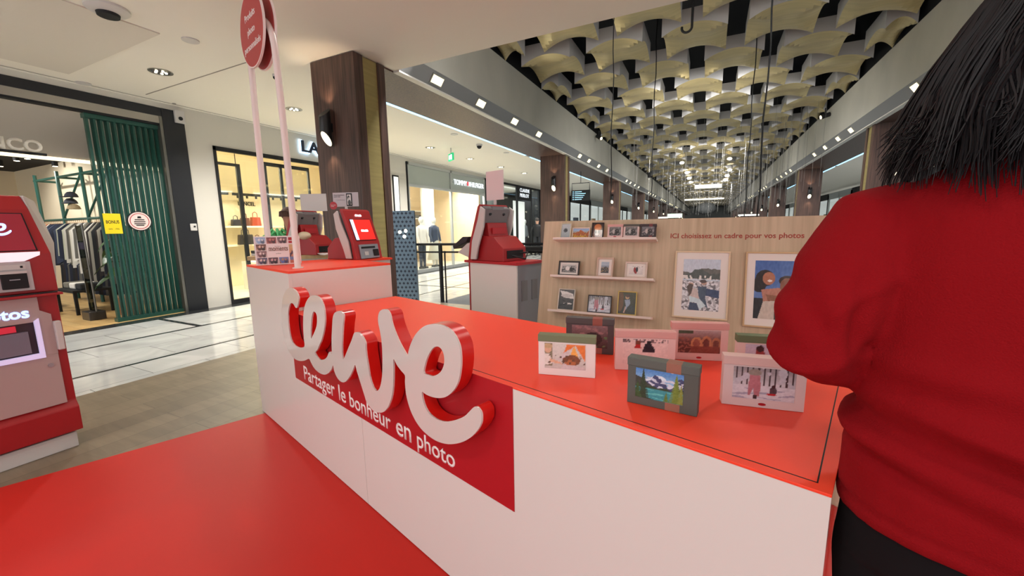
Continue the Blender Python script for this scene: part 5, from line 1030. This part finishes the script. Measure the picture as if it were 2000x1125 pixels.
for cl in range(130):
    tc = rh.uniform(math.pi*.88,math.pi*2.12) if rh.random() < .88 else rh.uniform(0,2*math.pi)
    lf = max(0,-math.cos(tc)); zend = 1.40+.035*rh.random()+.03*max(0,math.cos(tc)); zc0 = rh.uniform(1.56,1.74)
    ph0 = rh.uniform(0,6); am0 = rh.uniform(.003,.012); fl0 = rh.uniform(.1,1)**1.5*(.042 if lf > .5 else .025); curl = rh.uniform(-.02,.05)
    for k in range(20):
        t_ = tc+rh.gauss(0,.055); c,s = math.cos(t_),math.sin(t_); z0 = min(1.742,zc0+rh.uniform(-.03,.05)); L = z0-zend-rh.uniform(-.012,.03); ph = ph0+rh.uniform(-.25,.25); am = am0*rh.uniform(.8,1.2); fl = fl0*rh.uniform(.7,1.1)
        pts = []; n = 10; ro = rh.uniform(1.0,1.06)
        for i in range(n+1):
            q = i/n; z = z0-L*q
            for u_,v_ in zip(PROF,PROF[1:]):
                if v_[0] <= z <= u_[0]:
                    f_ = (u_[0]-z)/(u_[0]-v_[0]); a = u_[1]+(v_[1]-u_[1])*f_; b = u_[2]+(v_[2]-u_[2])*f_; cy = u_[3]+(v_[3]-u_[3])*f_; break
            g = ro+(fl/.13)*q*q; w_ = am*math.sin(q*7+ph)
            pts.append((.042-.01*q+a*g*c+w_*s,cy+(b*(.7 if s>0 else 1))*g*s-w_*c*.7,z+curl*q**5))
        hm.tube(pts,[.0004+.0013*math.sin(math.pi*min(1,i/n*.98+.02)) for i in range(n+1)],4,caps=False)
hm.build('hair',HAIR,pe,smooth=True)
for s in (-1,1): MB().ell((HC.x+s*.03,HC.y+.092,1.622),.012,.008,.008,n=10,k=6).build('eye',mat('eye_white',(230,226,220),.2),pe,smooth=True)
MB().ell((HC.x,HC.y+.094,1.565),.024,.008,.007,n=12,k=6).build('lips',mat('lip_colour',(160,80,76),.5),pe,smooth=True)
# shopper's head behind the rear terminal
def rear_person():
    p = WP(566,418,0,-4.35); t = thing('person',(p.x,p.y,0),R(60),'person with short brown hair half hidden behind the rear terminal','person')
    q = p.z-1.69
    def z_(v): return v+q if v > .5 else v
    b = MB().rings([er(0,0,z_(.9),.14,.1),er(0,0,z_(1.1),.14,.1),er(0,0,z_(1.35),.17,.1),er(0,0,z_(1.44),.08,.06),er(0,0,z_(1.5),.05,.05),er(0,0,z_(1.56),.06,.075),er(0,0,z_(1.65),.078,.095),er(0,0,z_(1.74),.05,.06)])
    b.build('body',SKINP,t,smooth=True)
    c = MB().rings([er(0,0,z_(.85),.19,.13),er(0,0,z_(1.1),.18,.12),er(0,0,z_(1.35),.2,.115),er(0,0,z_(1.42),.12,.08)])
    for s in (-1,1): c.tube([(s*.18,0,z_(1.36)),(s*.24,0,z_(1.1)),(s*.22,-.05,z_(.86))],[.06,.05,.04],10)
    c.build('jacket',BLACK,t,smooth=True)
    for s in (-1,1): MB().tube([(s*.09,0,z_(.9)),(s*.09,0,.45),(s*.09,0,.08)],[.09,.065,.05],10).build('trouser_leg',BLACKM,t,smooth=True); MB().box((s*.09-.04,-.12,.003),(s*.09+.04,.08,.08)).build('shoe',BLACKM,t,bevel=.02)
    h_ = MB().ell((0,.01,z_(1.69)),.095,.105,.085,n=16,k=10)
    for k in range(60):
        a=k*2.4; h_.tube([(.07*math.cos(a),.08*math.sin(a),z_(1.72)),(.1*math.cos(a),.11*math.sin(a),z_(1.70)+.02*math.sin(k)),(.105*math.cos(a),.115*math.sin(a),z_(1.66))],.008,5)
    h_.build('hair',mat('brown_hair',(74,48,36),.7),t,smooth=True)
rear_person()
# ------------------------------------------------------------------ small pieces belong to the part they sit on
bpy.context.view_layer.update()
SUBS = {'screen_bezel':('screen','screen_strip','screen_logo'),'card_panel':('slot','card_reader','label_plate'),'payment_panel':('slot_strip','slot_button','card_reader','reader_plate','reader_slot','red_label'),
 'lid':('lid_band',),'box_body':('body_band','red_mark'),'mount':('photo',),'board':('small_photo','tall_photo','red_label','lettering'),'shade':('lens',),'lamp_head':('lens',),'housing':('lens',),
 'reflector':('led',),'door_panel':('door_handle','lock','door_lettering'),'letter_body':('letter_face','letter_edge'),'card':('printed_frame','portrait_print','lettering','round_sticker'),'front_shell':('top_logo',),
 'red_band':('slogan_word',),'disc_rim':('sign_word',),'disc':('disc_face','ring','emblem_bars'),'head_':()}
def base(n): return n.split('.')[0]
bych = {}
for o in bpy.data.objects:
    if o.parent is not None: bych.setdefault(o.parent.name,[]).append(o)
for root in [o for o in bpy.data.objects if o.parent is None]:
    ch = bych.get(root.name,[])
    if base(root.name) == 'ceiling_vault': continue
    for c in ch:
        if base(c.name) in SUBS:
            for d in ch:
                if base(d.name) in SUBS[base(c.name)] and d.parent == root:
                    mw = d.matrix_world.copy(); d.parent = c; d.matrix_parent_inverse = c.matrix_world.inverted(); d.matrix_basis = mw
